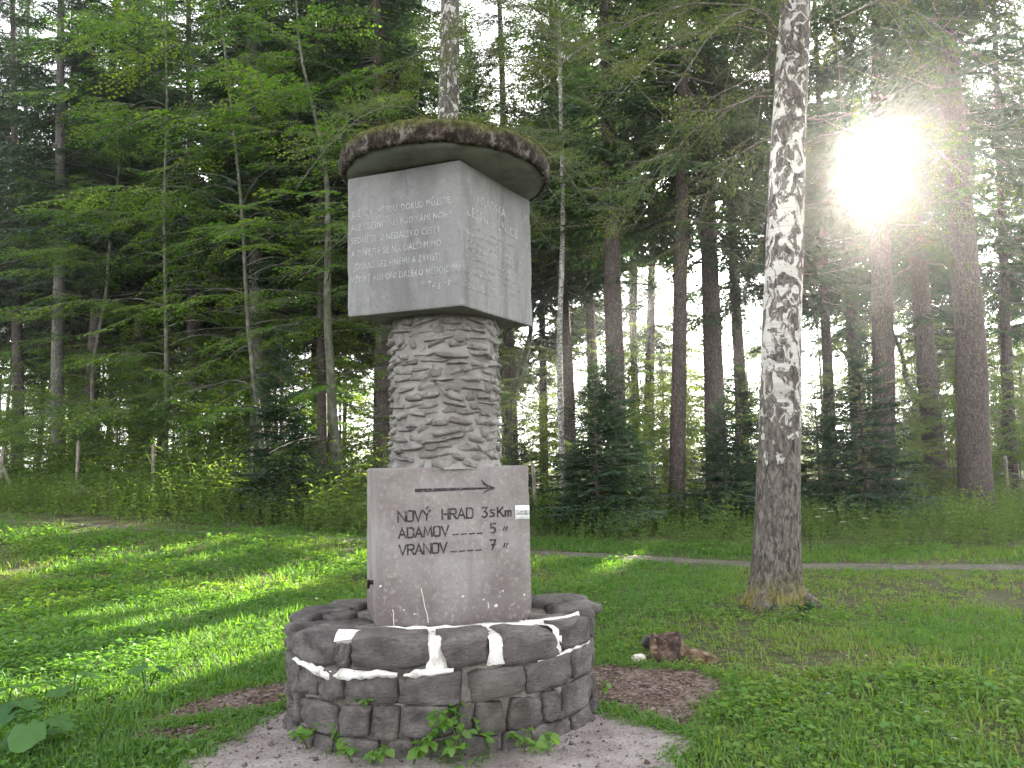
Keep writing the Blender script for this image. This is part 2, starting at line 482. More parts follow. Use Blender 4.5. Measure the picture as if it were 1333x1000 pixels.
# share of dark rugged bark by height: rugged foot, white middle, greyer above
hz = t.ramp(t.math('DIVIDE', z, 8.0), [(0, 1.0), (.13, .95), (.19, .62), (.25, .54), (.40, .495), (.50, .50), (.60, .52), (.75, .55), (1, .56)])
msk = t.math('SUBTRACT', t.math('ADD', nd, t.math('MULTIPLY', t.math('SUBTRACT', nf, .5), .35)), t.math('SUBTRACT', 1.0, hz))
msk = t.ramp(t.math('ADD', msk, .5), [(.485, 0.0), (.53, 1.0)])
c = t.mix(msk, white, dark)
c = t.mix(t.ramp(nl, [(.54, 0.0), (.68, .4)]), c, t.ramp(nf, [(.3, (.08, .07, .055)), (.7, (.2, .18, .14))]))
mossf = t.math('MULTIPLY', t.ramp(t.math('DIVIDE', z, 1.0), [(.12, 1.0), (.5, 0.0)]), t.ramp(t.noise(5, 3), [(.42, 0.0), (.58, 1.0)]))
c = t.mix(mossf, c, t.ramp(nf, [(.3, (.06, .06, .012)), (.7, (.2, .18, .05))]))
t.bump(t.math('ADD', t.math('MULTIPLY', nf, .8), t.math('MULTIPLY', msk, -.4)), .9, .03); M['birch_bark'] = t.done(c, .85)

t = NT('weathered_post'); c = t.ramp(t.noise(1, 4, .6, t.scaled(t.pos, (40, 40, 5))), [(.3, (.1, .085, .07)), (.7, (.27, .24, .2))]); M['post'] = t.done(c, .95)
t = NT('stump_wood'); n1 = t.noise(14, 5, .7); c = t.ramp(n1, [(.3, (.028, .02, .018)), (.52, (.085, .055, .045)), (.72, (.2, .14, .1))]); t.bump(n1, .9, .03); M['stump'] = t.done(c, .95)
t = NT('rotten_wood'); n1 = t.noise(1, 5, .7, t.scaled(t.pos, (14, 30, 30))); c = t.ramp(n1, [(.3, (.06, .035, .022)), (.5, (.14, .095, .06)), (.65, (.22, .165, .10)), (.8, (.40, .33, .24))]); t.bump(n1, .9, .03); M['rotten'] = t.done(c, .95)
t = NT('pale_stone'); n1 = t.noise(20, 4); c = t.ramp(n1, [(.3, (.42, .38, .32)), (.6, (.68, .64, .56))]); t.bump(n1, .6, .02); M['pale_stone'] = t.done(c, .9)

# leaves
M['beech_leaf'] = leaf_mat('beech_leaf', (.03, .078, .012), (.078, .16, .022), (.17, .235, .032), .5, (1.7, 1.75, .8))
M['sunlit_leaf'] = leaf_mat('sunlit_leaf', (.05, .10, .014), (.085, .15, .018), (.14, .19, .025), .5, (1.9, 1.8, .8))  # yellower beech leaf for sunlit trees, the sun's glow put into the colour
M['birch_leaf'] = leaf_mat('birch_leaf', (.035, .07, .014), (.06, .105, .02), (.11, .13, .025), .45, (1.8, 1.75, .8))
M['needle'] = leaf_mat('spruce_needles', (.016, .036, .016), (.027, .056, .024), (.05, .08, .026), .25, (1.5, 1.7, .8), .03)
M['young_needle'] = leaf_mat('young_spruce_needles', (.014, .036, .018), (.024, .054, .026), (.042, .078, .03), .2, (1.5, 1.7, .8), .03)
M['grass'] = leaf_mat('grass_blades', (.05, .135, .025), (.082, .185, .038), (.16, .21, .055), .5, (2.0, 1.75, .6), .02)
M['herb'] = leaf_mat('herb_leaves', (.052, .14, .026), (.085, .195, .034), (.15, .23, .04), .48, (1.9, 1.8, .6), .022)
M['weed'] = leaf_mat('weed_leaves', (.06, .125, .028), (.10, .175, .04), (.18, .21, .06), .48, (1.9, 1.75, .7), .02)
M['burdock'] = leaf_mat('burdock_leaf', (.03, .085, .025), (.045, .115, .03), (.065, .14, .035), .3, (1.5, 1.7, .7), .015)
M['ivy'] = leaf_mat('ivy_leaf', (.012, .035, .016), (.02, .055, .022), (.03, .07, .025), .2, (1.4, 1.7, .7), .03)
M['straw'] = leaf_mat('dry_straw', (.16, .12, .07), (.24, .19, .11), (.32, .27, .17), .3, (1.2, 1.1, .8), .03)
M['flower'] = leaf_mat('white_flower', (.6, .6, .55), (.7, .7, .65), (.8, .8, .75), .3, (1, 1, 1), .03)

# ================================================================== SETTING
def axis(lo, hi, step, far):
    a = list(np.arange(lo, hi + 1e-6, step)); s = step; x = hi
    while x < far: s *= 1.35; x += s; a.append(x)
    s = step; x = lo
    while x > -far: s *= 1.35; x -= s; a.insert(0, x)
    return np.array(a)


gx = axis(-16, 16, .4, 190); gy = axis(0, 26, .4, 190)
X, Y = np.meshgrid(gx, gy); nx, ny = len(gx), len(gy)
V = np.stack([X, Y, gh(X, Y)], -1).reshape(-1, 3)
i = np.arange(ny - 1)[:, None] * nx + np.arange(nx - 1)[None]; i = i.ravel()
g_ = obj('ground', mesh('ground', V, np.stack([i, i + 1, i + nx + 1, i + nx], -1), M['soil'], True)); tag(g_, kind='structure')


def smooth_outline(pts, step=.05, jit=.02, seed=0):
    """closed Catmull-Rom through pts, resampled and roughened"""
    P = np.array([(p[0], p[1]) for p in pts], float); n = len(P); out = []
    for k in range(n):
        p0, p1, p2, p3 = P[k - 1], P[k], P[(k + 1) % n], P[(k + 2) % n]
        c = max(2, int(np.linalg.norm(p2 - p1) / step))
        for t_ in np.linspace(0, 1, c, endpoint=False):
            out.append(.5 * ((2 * p1) + (-p0 + p2) * t_ + (2 * p0 - 5 * p1 + 4 * p2 - p3) * t_ ** 2 + (-p0 + 3 * p1 - 3 * p2 + p3) * t_ ** 3))
    O = np.array(out); q = np.c_[O * 9, np.full(len(O), seed * 3.3)]
    O[:, 0] += jit * fbm(q, seed, 3) * 1.6; O[:, 1] += jit * fbm(q + 40, seed + 5, 3) * 1.6
    return O


def patch(name, px, z, mat, jit, skirt, seed):
    O = smooth_outline([ground(*p) for p in px], .05, jit, seed); n = len(O)
    top = np.c_[O, z + gh(O[:, 0], O[:, 1])]
    low = np.c_[O * 1.0, np.full(n, -.05)]
    V = np.concatenate([top, low]); k = np.arange(n); k2 = (k + 1) % n
    me = bpy.data.meshes.new(name)
    me.from_pydata(V.tolist(), [], [list(range(n))] + np.stack([k, k + n, k2 + n, k2], -1).tolist())
    me.materials.append(mat); me.update()
    o = obj(name, me); tag(o, kind='structure')
    return O


SLAB = patch('paving_slab', [(232, 1010), (262, 982), (300, 961), (345, 936), (385, 926), (470, 915), (690, 915), (782, 930), (840, 949), (903, 966), (893, 985), (880, 1010), (930, 1190), (150, 1190)], .028, M['slab'], .035, .05, 1)
LITR = patch('bark_litter_patch', [(700, 880), (783, 866), (830, 871), (900, 874), (945, 884), (958, 893), (951, 906), (926, 926), (903, 957), (840, 941), (783, 923), (720, 915)], .02, M['litter'], .03, .05, 2)
LITL = patch('bark_litter_patch_by_lawn', [(420, 880), (375, 889), (330, 896), (270, 911), (215, 930), (178, 944), (190, 952), (250, 943), (330, 934), (390, 924), (440, 910)], .014, M['litter'], .03, .05, 3)
LIT2 = patch('worn_ground_patch', [(183, 953), (178, 966), (215, 975), (255, 972), (280, 961), (330, 943), (300, 944), (245, 946)], .014, M['litter'], .03, .05, 4)

# footpath across the clearing
pp = [(-60, 668), (0, 679), (150, 686), (300, 694), (430, 703), (560, 709), (710, 718), (850, 727), (980, 735), (1150, 739), (1333, 742), (1480, 745)]
pc = np.array([ground(*p)[:2] for p in pp]); tt = np.linspace(0, len(pc) - 1, 120)
pc = np.c_[np.interp(tt, range(len(pc)), pc[:, 0]), np.interp(tt, range(len(pc)), pc[:, 1])]
for _ in range(6): pc[1:-1] = (pc[:-2] + pc[1:-1] * 2 + pc[2:]) / 4
PATHC = pc
tn = np.gradient(pc, axis=0); tn /= np.linalg.norm(tn, axis=1)[:, None]; nm = np.c_[-tn[:, 1], tn[:, 0]]
hw = .27 + .08 * vnoise(np.c_[pc * 1.3, pc[:, 0] * 0], 3)
rows = []
hw = hw * np.clip((pc[:, 0] + 7) / 4, .35, 1)
for s in (-1, -.5, 0, .5, 1):
    q = pc + nm * (hw * s)[:, None] + .05 * abs(s) * vnoise(np.c_[pc * 3, np.full(len(pc), s * 7.7)], 9)[:, None]
    rows.append(np.c_[q, gh(q[:, 0], q[:, 1]) + .014 - .012 * s * s])
V = np.stack(rows, 1).reshape(-1, 3); i = (np.arange(len(pc) - 1)[:, None] * 5 + np.arange(4)[None]).ravel()
tag(obj('footpath', mesh('footpath', V, np.stack([i, i + 5, i + 6, i + 1], -1), M['path'], True)), kind='structure')


def path_dist(x, y):
    d = np.full(np.shape(x), 1e9)
    for p in PATHC[::2]: d = np.minimum(d, np.hypot(x - p[0], y - p[1]))
    return d


def path_y(x):
    return np.interp(x, PATHC[np.argsort(PATHC[:, 0]), 0], PATHC[np.argsort(PATHC[:, 0]), 1])


# ================================================================== MONUMENT
MON = Vector((-.43, 5.12, 0))
mon = thing('signpost_monument', 'grey stone and concrete signpost monument with a mossy round roof and engraved letters', 'monument', MON)


def mobj(name, me, parent=mon): return obj(name, me, parent)


def rel(V): return np.asarray(V, float) - np.array(MON)


RA, RB, RYAW = .925, .74, R(9)
RC = np.array([-.465, 5.14])


def ring_pt(t_, d=0.0, z=0.0):
    """point on the oval ring at parameter t, d metres outside its face"""
    t_ = np.asarray(t_, float); ex = RA * np.cos(t_); ey = RB * np.sin(t_)
    nx_ = np.cos(t_) / RA; ny_ = np.sin(t_) / RB; l = np.hypot(nx_, ny_)
    ex = ex + d * nx_ / l; ey = ey + d * ny_ / l
    c_, s_ = math.cos(RYAW), math.sin(RYAW)
    return np.stack(np.broadcast_arrays(RC[0] + c_ * ex - s_ * ey, RC[1] + s_ * ex + c_ * ey, np.asarray(z, float)), -1)


def project(P):
    d = np.asarray(P) - np.array(CAM); f = d @ np.array(_F)
    return 666.5 + F_PX * (d @ np.array(_R)) / f, 500 - F_PX * (d @ np.array(_U)) / f


_tg = np.linspace(PI + .05, 2 * PI - .05, 400)


def t_of_px(px, z):
    x, _ = project(ring_pt(_tg, .02, z))
    a, b = int(np.argmin(x)), int(np.argmax(x))
    return float(np.interp(px, x[a:b + 1], _tg[a:b + 1]))


# mortar body of the ring
zs = np.linspace(-.1, .600, 15); ts = np.linspace(0, 2 * PI, 121)[:-1]
rowsV = []
for z_ in zs:
    p = ring_pt(ts, -.03 + .02 * (0.6 - z_), z_); p[:, :2] += (.012 * vnoise(p * 14, 3))[:, None] * np.c_[np.cos(ts), np.sin(ts)]; rowsV.append(p)
for fr in (.86, .6, .3, 0.02):
    p = ring_pt(ts, 0, .61); p[:, :2] = RC + (p[:, :2] - RC) * fr; p[:, 2] = .624 + .014 * vnoise(p * 9, 5); rowsV.append(p)
V = rel(np.concatenate(rowsV)); n = len(ts); k = len(rowsV)
i = np.arange(k - 1)[:, None] * n; j = np.arange(n)[None]; j2 = (j + 1) % n
base = mobj('ring_base', mesh('ring_base', V, np.stack([i + j, i + j2, i + n + j2, i + n + j], -1).reshape(-1, 4), M['joint'], True))

# a rounded cube, bent into a stone
bmq = bmesh.new(); bmesh.ops.create_cube(bmq, size=2); bmesh.ops.subdivide_edges(bmq, edges=bmq.edges[:], cuts=5, use_grid_fill=True)
CUBE_V = np.array([v.co for v in bmq.verts]); CUBE_F = np.array([[v.index for v in f.verts] for f in bmq.faces]); bmq.free()
bmq = bmesh.new(); bmesh.ops.create_cube(bmq, size=2); bmesh.ops.subdivide_edges(bmq, edges=bmq.edges[:], cuts=3, use_grid_fill=True)
SCUBE_V = np.array([v.co for v in bmq.verts]); SCUBE_F = np.array([[v.index for v in f.verts] for f in bmq.faces]); bmq.free()


def chop(C, n, rnd, lo=.62, hi=.95, front=True):
    """knock flat facets off a rounded block with random planes"""
    C = C.copy()
    for _ in range(n):
        d = np.array([rnd.gauss(0, 1), rnd.gauss(.5 if front else 0, .7), rnd.gauss(0, 1)]); d /= np.linalg.norm(d)
        h = rnd.uniform(lo, hi) * np.max(C @ d); e = np.clip(C @ d - h, 0, None); C = C - e[:, None] * d
    return C


def rcube(k=7.0):
    r = (np.abs(CUBE_V) ** k).sum(1) ** (1 / k)
    return CUBE_V / r[:, None] * 1.0


def ring_stone(t0, t1, z0, z1, depth, proud, seed, parent=base, rough=1.0):
    C = chop(rcube(22 + 14 * random.random()), 7, random, .84, .985); sd = np.array([seed * 1.7, seed * .9, seed * 2.3])
    nz1 = vnoise(C * 1.1 + sd, seed); nz2 = vnoise(C * 1.2 + sd + 9, seed + 1); nz3 = vnoise(C * 2.2 + sd + 20, seed + 2)
    hs = (t1 - t0) / 2
    w = abs(hs) * .85
    # slanted ends and a cropped corner keep the outline from being a brick
    sk = random.uniform(-.12, .12); sk2 = random.uniform(-.14, .14); tp = random.uniform(-.16, .16)
    s_ = C[:, 0] * (1 + tp * C[:, 2]) + sk * C[:, 2] + nz1 * .05 + .02 * nz3
    hz_ = (z1 - z0) / 2
    zz = (z0 + z1) / 2 + hz_ * (C[:, 2] + sk2 * C[:, 0] * .8) + (nz2 * .007 + nz3 * .005) * rough
    face = np.clip(C[:, 1], 0, 1)
    tiltf = random.uniform(-.35, .35); tilts = random.uniform(-.25, .25)
    d = -depth / 2 + proud / 2 + C[:, 1] * (depth + proud) / 2
    nz4 = vnoise(C * 4.6 * np.array([1, 1, 1.6]) + sd + 40, seed + 6)
    d = d + face * (.022 * nz3 + .012 * nz1 + .011 * nz4 + .020 * (tiltf * C[:, 2] + tilts * C[:, 0])) * rough
    zz = zz + .005 * nz4
    P = ring_pt((t0 + t1) / 2 + hs * s_, d, zz)
    o = mobj('stone', mesh('stone', rel(P), CUBE_F, M['ringstone']), parent)
    return o


sd = 1
courses = [
    (.475, .640, [(381, 434), (436, 454), (457, 560), (575, 641), (653, 726), (729, 767)], .26, .030),
    (.290, .462, [(378, 388), (390, 411), (413, 444), (447, 517), (523, 604), (613, 685), (688, 746), (749, 771)], .10, .024),
    (.115, .280, [(379, 388), (391, 440), (443, 480), (487, 518), (522, 591), (594, 614), (618, 657), (664, 706), (709, 731), (735, 772)], .10, .026),
    (-.06, .105, [(384, 405), (408, 440), (443, 490), (495, 540), (545, 600), (604, 650), (655, 690), (692, 745), (748, 772)], .10, .03),
]
for ci, (z0, z1, spans, dep, pr) in enumerate(courses):
    tlast = tfirst = None
    for a, b in spans:
        t0, t1 = t_of_px(a, (z0 + z1) / 2), t_of_px(b, (z0 + z1) / 2)
        if tfirst is None: tfirst = t0
        tlast = t1
        if t1 - t0 < .012: continue
        dz = random.uniform(-.012, .008)
        dd = dep + (.18 if (ci == 0 and a == 381) else 0)
        if ci == 0 and a == 436: ring_stone(t0, t1, z0 + .0, z1 - .045, .1, .022, sd)
        else: ring_stone(t0, t1, z0 + dz, z1 + random.uniform(-.006, .008), dd, pr * random.uniform(.7, 1.2), sd)
        sd += 1
    t_ = tlast + .03; end = tfirst + 2 * PI - .03
    while t_ < end - .06:
        w = min(random.uniform(.22, .42), end - t_)
        ring_stone(t_, t_ + w - .03, z0 + random.uniform(-.01, .01), z1 + random.uniform(-.015, .012), dep, pr * random.uniform(.6, 1.2), sd); sd += 1
        t_ += w
# flat rubble lying on the back of the ring
for px, py, sx, sy, sz, yw in ((745, 792, .17, .11, .035, .3), (712, 786, .12, .10, .05, 1.1), (735, 784, .15, .08, .05, -.2), (425, 795, .16, .10, .03, .2), (455, 789, .13, .09, .04, -.5), (405, 802, .11, .10, .03, .9), (440, 803, .10, .08, .025, .4)):
    p = ground(px, py, .64); C = rcube(5) * np.array([sx, sy, sz]) ; C = C + (.02 * vnoise(C * 9 + sd, sd))[:, None] * np.array([1, 1, .6])
    c_, s_ = math.cos(yw), math.sin(yw); C = C @ np.array([[c_, s_, 0], [-s_, c_, 0], [0, 0, 1]]) + np.array([p.x, p.y, .635])
    mobj('stone', mesh('stone', rel(C), CUBE_F, M['ringstone']), base); sd += 1


def ribbon(name, px, zz, hw, d, mat, bulge=.012, parent=base):
    """bead of mortar along the ring face through (px, z) points"""
    n = 60; u = np.linspace(0, 1, n); uu = np.linspace(0, 1, len(px))
    tq = np.array([t_of_px(np.interp(x, uu, px), .5) for x in u]); zq = np.interp(u, uu, zz); hq = np.interp(u, uu, hw) * .75 if np.ndim(hw) else np.full(n, hw)
    rs = []
    for s in (-1, -.55, 0, .55, 1):
        jit = .010 * vnoise(np.c_[tq * 22, np.full(n, s * 5), np.zeros(n)], 11) * (abs(s) > .5)
        rs.append(ring_pt(tq, d + bulge * (1 - s * s) - .012 * (abs(s) == 1), zq + s * hq + jit))
    V = rel(np.stack(rs, 1).reshape(-1, 3)); i = (np.arange(n - 1)[:, None] * 5 + np.arange(4)[None]).ravel()
    return mobj(name, mesh(name, V, np.stack([i, i + 5, i + 6, i + 1], -1), mat, True), parent)


ribbon('white_mortar', [384, 400, 425, 450, 490, 518], [.475, .452, .43, .437, .452, .456], [.016, .024, .036, .036, .03, .016], .028, M['white'])
ribbon('white_mortar', [526, 545, 566, 590], [.452, .452, .462, .468], [.012, .028, .03, .012], .027, M['white'])
ribbon('white_mortar', [700, 725, 745, 767], [.462, .468, .475, .48], [.008, .014, .016, .02], .010, M['white'])


def plug(px0, px1, z0, z1, d):
    """mortar filling an upright joint between two cap stones, running back over the ledge"""
    tc_ = (t_of_px(px0, .55) + t_of_px(px1, .55)) / 2; ht = (t_of_px(px1, .55) - t_of_px(px0, .55)) / 2 + .012
    prof = [(d, z0), (d + .012, (z0 + z1) / 2), (d + .004, z1 - .012), (d - .03, z1 + .004), (-.12, z1 + .006), (-.26, z1 + .004)]
    rs = []
    for s in np.linspace(-1, 1, 7):
        for q, (dd, z_) in enumerate(prof):
            fl = 1 + (.35 if q == 0 else 0) + (.3 if q > 3 else 0)
            rs.append(ring_pt(tc_ + ht * s * fl, dd - .01 * s * s + .006 * random.uniform(-1, 1), z_ + .005 * random.uniform(-1, 1)))
    V = rel(np.array(rs)); n = len(prof); i = (np.arange(6)[:, None] * n + np.arange(n - 1)[None]).ravel()
    mobj('white_mortar', mesh('white_mortar', V, np.stack([i, i + n, i + n + 1, i + 1], -1), M['white'], True), base)


plug(559, 577, .45, .622, .014); plug(640, 653, .475, .622, .014); plug(724, 731, .48, .622, .012); 
# white line of mortar along the back of the cap stones, at the plinth's foot
n = 70; u = np.linspace(0, 1, n); tq = np.array([t_of_px(x, .55) for x in np.interp(u, [0, 1], [428, 768])])
off = np.interp(u, [0, .06, .14, .4, .62, .85, 1], [-.06, -.10, -.22, -.235, -.225, -.14, -.05]); rs = []
for s_, z_ in ((-1, .600), (-.6, .640), (0, .652), (.6, .640), (1, .600)):
    rs.append(ring_pt(tq, off + s_ * np.interp(u, [0, .15, .5, .8, 1], [.035, .045, .022, .022, .015]) * (1 + .5 * vnoise(np.c_[u * 30, u * 0 + s_ * 3, u * 0], 4)), z_ + .006 * vnoise(np.c_[u * 24, u * 0 + s_ * 5, u * 0], 6)))
V = rel(np.stack(rs, 1).reshape(-1, 3)); i = (np.arange(n - 1)[:, None] * 5 + np.arange(4)[None]).ravel()
mobj('white_mortar', mesh('white_mortar', V, np.stack([i, i + 5, i + 6, i + 1], -1), M['white'], True), base)

# plinth
PYAW = R(15); PW, PD, PZ0, PZ1 = .92, .74, .60, 1.545
_c, _s = math.cos(PYAW), math.sin(PYAW); PX = np.array([_c, _s]); PYV = np.array([-_s, _c]); PC = np.array([-.794, 4.67]) + PX * PW / 2 + PYV * PD / 2


def on_plinth(u, v, d=.0):
    """u from the left edge of the front face, v height over its foot (metres), d out of the face"""
    q = PC + PX * (np.asarray(u) - PW / 2)[..., None] - PYV * (PD / 2 + np.asarray(d))[..., None]
    return np.concatenate([q, np.broadcast_to(np.asarray(.625 + np.asarray(v)), q.shape[:-1])[..., None]], -1)


def concrete_block(name, sx, sy, z0, z1, yaw, ctr, mat, parent, bev=.012, cuts=14, amp=.0025, seed=0, taper=0.0, basis=None):
    bm = bmesh.new(); bmesh.ops.create_cube(bm, size=1)
    bmesh.ops.scale(bm, vec=(sx, sy, z1 - z0), verts=bm.verts)
    bmesh.ops.bevel(bm, geom=bm.edges[:], offset=bev, segments=2, affect='EDGES', profile=.6)
    big = [e for e in bm.edges if e.calc_length() > .3]
    bmesh.ops.subdivide_edges(bm, edges=big, cuts=cuts, use_grid_fill=True)
    V = np.array([v.co for v in bm.verts]); edge = (np.abs(np.abs(V[:, 0]) - sx / 2) < bev * 1.2) & (np.abs(np.abs(V[:, 1]) - sy / 2) < bev * 1.2)
    nz = fbm(V * 7 + seed, seed, 3) * amp + np.where(edge, np.minimum(0, vnoise(V * 26 + seed, seed + 3)) * .008, 0)
    nrm = V / np.array([sx, sy, 9]); nrm[:, 2] = 0; nrm /= np.linalg.norm(nrm, axis=1)[:, None] + 1e-9
    V = V + nrm * nz[:, None]
    tp = 1 + taper * (V[:, 2] / (z1 - z0) + .5); V[:, :2] *= tp[:, None]
    c_, s_ = math.cos(yaw), math.sin(yaw)
    Bm = np.array([[c_, s_, 0], [-s_, c_, 0], [0, 0, 1]]) if basis is None else np.array([[*basis[0], 0], [*basis[1], 0], [0, 0, 1]])
    V = V @ Bm + np.array([ctr[0], ctr[1], (z0 + z1) / 2])
    for v, p in zip(bm.verts, rel(V)): v.co = p
    me = bpy.data.meshes.new(name); bm.to_mesh(me); bm.free(); me.materials.append(mat)
    return mobj(name, me, parent)


plinth = concrete_block('plinth', PW, PD, PZ0, PZ1, PYAW, PC, M['plinth'], mon, .010, seed=4, taper=-.004)


# --- stroke lettering: polylines on a unit cell (width w, height 1)
def arc(cx, cy, rx, ry, a0, a1, n=9):
    return [(cx + rx * math.cos(R(a0 + (a1 - a0) * k / n)), cy + ry * math.sin(R(a0 + (a1 - a0) * k / n))) for k in range(n + 1)]


GL = {
    'N': (.72, [[(0, 0), (0, 1), (.72, 0), (.72, 1)]]), 'V': (.72, [[(0, 1), (.36, 0), (.72, 1)]]),
    'O': (.66, [[(.12, 0), (0, .12), (0, .88), (.12, 1), (.54, 1), (.66, .88), (.66, .12), (.54, 0), (.12, 0)]]),
    'Y': (.72, [[(0, 1), (.36, .5), (.72, 1)], [(.36, .5), (.36, 0)], [(.34, 1.14), (.50, 1.32)]]),
    'H': (.62, [[(0, 0), (0, 1)], [(.62, 0), (.62, 1)], [(0, .5), (.62, .5)]]),
    'R': (.62, [[(0, 0), (0, 1), (.5, 1), (.62, .88), (.62, .6), (.5, .5), (0, .5)], [(.3, .5), (.64, 0)]]),
    'A': (.72, [[(0, 0), (.36, 1), (.72, 0)], [(.12, .33), (.60, .33)]]),
    'D': (.64, [[(0, 0), (0, 1), (.5, 1), (.64, .85), (.64, .15), (.5, 0), (0, 0)]]),
    'M': (.86, [[(0, 0), (.1, 1), (.43, .25), (.76, 1), (.86, 0)]]), 'K': (.6, [[(0, 0), (0, 1)], [(.58, 1), (.02, .42)], [(.2, .58), (.62, 0)]]),
    'm': (.66, [[(0, 0), (0, .6)], [(0, .5), (.1, .6), (.23, .6), (.33, .5), (.33, 0)], [(.33, .5), (.43, .6), (.56, .6), (.66, .5), (.66, 0)]]),
    '3': (.56, [[(.02, 1), (.52, 1), (.26, .6)] + arc(.24, .3, .3, .3, 85, -140)]),
    's': (.42, [[(.42, .62), (.1, .66), (.04, .52), (.12, .42), (.32, .36), (.4, .24), (.3, .06), (0, .06)]]),
    '5': (.56, [[(.54, 1), (.08, 1), (.04, .56), (.3, .6), (.5, .48), (.55, .28), (.44, .06), (.24, 0), (.02, .08)]]),
    '7': (.58, [[(0, 1), (.58, 1), (.2, 0)], [(.16, .5), (.5, .5)]]),
    '"': (.5, [[(.2, .62), (.05, .18)], [(.5, .62), (.35, .18)]]), '_': (.6, [[(0, .05), (.6, .08)]]),
}


def strokes_mesh(name, polys, width, place, mat, thick=.0015):
    """flat grooves: each polyline a mitred strip set on a face through place(u, v, d)"""
    g = Geo()
    for P in polys:
        P = np.array(P, float); closed = np.allclose(P[0], P[-1]); n = len(P)
        L = []
        for k in range(n):
            a = P[k] - P[k - 1] if k > 0 else ((P[k] - P[k - 2 + n - 1]) if closed else P[1] - P[0])
            b = P[k + 1] - P[k] if k < n - 1 else ((P[1] - P[0]) if closed else P[k] - P[k - 1])
            if closed and k == 0: a = P[0] - P[-2]
            a = a / (np.linalg.norm(a) + 1e-9); b = b / (np.linalg.norm(b) + 1e-9)
            nn = np.array([-(a + b)[1], (a + b)[0]]); l = np.linalg.norm(nn)
            nn = nn / l if l > .3 else np.array([-a[1], a[0]])
            cs = max(.45, abs(nn @ np.array([-a[1], a[0]])))
            L.append(nn / cs)
        L = np.array(L); w = width / 2
        if not closed:
            P = P.copy(); P[0] -= (P[1] - P[0]) / np.linalg.norm(P[1] - P[0]) * w * .8; P[-1] += (P[-1] - P[-2]) / np.linalg.norm(P[-1] - P[-2]) * w * .8
        a, b = P + L * w, P - L * w
        uv = np.stack([a, b], 1).reshape(-1, 2)
        V = place(uv[:, 0], uv[:, 1], thick)
        i = np.arange(n - 1) * 2
        g.add(rel(V), np.stack([i, i + 1, i + 3, i + 2], -1))
    return g.mesh(name, mat)


def letters(text, u0, u1, v, h, slope=0.0):
    """polylines of a word spread from u0 to u1, height h"""
    w = [GL[ch][0] for ch in text]; nat = sum(w) * h; gap = ((u1 - u0) - nat) / max(1, len(text) - 1) if len(text) > 1 else 0
    sx = 1.0
    if gap < .1 * h and len(text) > 1: sx = ((u1 - u0) - .16 * h * (len(text) - 1)) / nat; gap = .16 * h
    out = []; u = u0
    for ch in text:
        for pl in GL[ch][1]:
            out.append([(u + x * h * sx, v + y * h + slope * (u - .1)) for x, y in pl])
        u += GL[ch][0] * h * sx + gap
    return out


def UZ(x): return (x - 122) / 800 * PW


def VZ(x, y):
    f = (x - 122) / 800
    y0, y1 = 940 - 38 * f, 68 - 8 * f
    return (y0 - y) / (y0 - y1) * (PZ1 - .625)


LW = .0098
for word, x0, x1, yb, yt in (('NOVY', 226, 390, 362, 306), ('HRAD', 452, 612, 355, 301), ('3', 662, 694, 350, 298), ('s', 704, 734, 350, 290), ('K', 745, 779, 349, 297), ('m', 786, 822, 347, 297),
                             ('ADAMOV', 229, 483, 450, 398), ('____', 507, 662, 443, 395), ('5', 705, 737, 437, 386), ('"', 772, 800, 434, 386),
                             ('VRANOV', 231, 474, 542, 489), ('____', 496, 654, 535, 485), ('7', 703, 735, 527, 476), ('"', 772, 802, 525, 477)):
    v0 = VZ(x0, yb); h = VZ(x0, yt) - v0
    u0, u1 = UZ(x0), UZ(x1)
    sl_ = (VZ(x0, yb) - VZ(x1, yb + 0)) and 0.0
    P = letters(word, u0, u1, v0, h, .012)
    o = mobj('lettering', strokes_mesh('lettering', P, LW * (.75 if word in '____"' else 1), on_plinth, M['letter']), plinth)
# arrow
ar = [(UZ(312), VZ(312, 193)), (UZ(520), VZ(520, 188)), (UZ(728), VZ(728, 184))]
g = Geo()
pts = np.array(ar); w_ = np.array([.0105, .0085, .004])
V = np.concatenate([np.c_[pts[:, 0], pts[:, 1] + w_], np.c_[pts[:, 0], pts[:, 1] - w_]])
g.add(rel(on_plinth(V[:, 0], V[:, 1], .0015)), np.array([[0, 3, 4, 1], [1, 4, 5, 2]]))
for sgn, pl in ((1, [(660, 137), (672, 158), (695, 174), (733, 184)]), (-1, [(662, 226), (672, 208), (697, 194), (733, 184)])):
    q = np.array([(UZ(x), VZ(x, y)) for x, y in pl]); ww = np.array([.002, .0055, .006, .002])
    V = np.concatenate([np.c_[q[:, 0] + ww * .6, q[:, 1] + ww], np.c_[q[:, 0] - ww * .6, q[:, 1] - ww]])
    g.add(rel(on_plinth(V[:, 0], V[:, 1], .003)), np.array([[0, 4, 5, 1], [1, 5, 6, 2], [2, 6, 7, 3]]))
mobj('arrow', g.mesh('arrow', M['letter']), plinth)


def plate(name, x0, x1, y0, y1, d0, d1, mat, parent, seed=0):
    c = []
    for d in (d0, d1):
        for x, y in ((x0, y1), (x1, y1), (x1, y0), (x0, y0)): c.append(on_plinth(np.array(UZ(x)), np.array(VZ(x, y)), np.array(d)))
    V = rel(np.array(c))
    return mobj(name, mesh(name, V, np.array([[4, 5, 6, 7], [0, 1, 5, 4], [1, 2, 6, 5], [2, 3, 7, 6], [3, 0, 4, 7]]), mat), parent)


pl_ = plate('trail_mark', 841, 917, 282, 358, 0, .004, M['plate_white'], plinth)
plate('trail_mark_band', 842, 916, 305, 333, .004, .0055, M['plate_grey'], pl_)
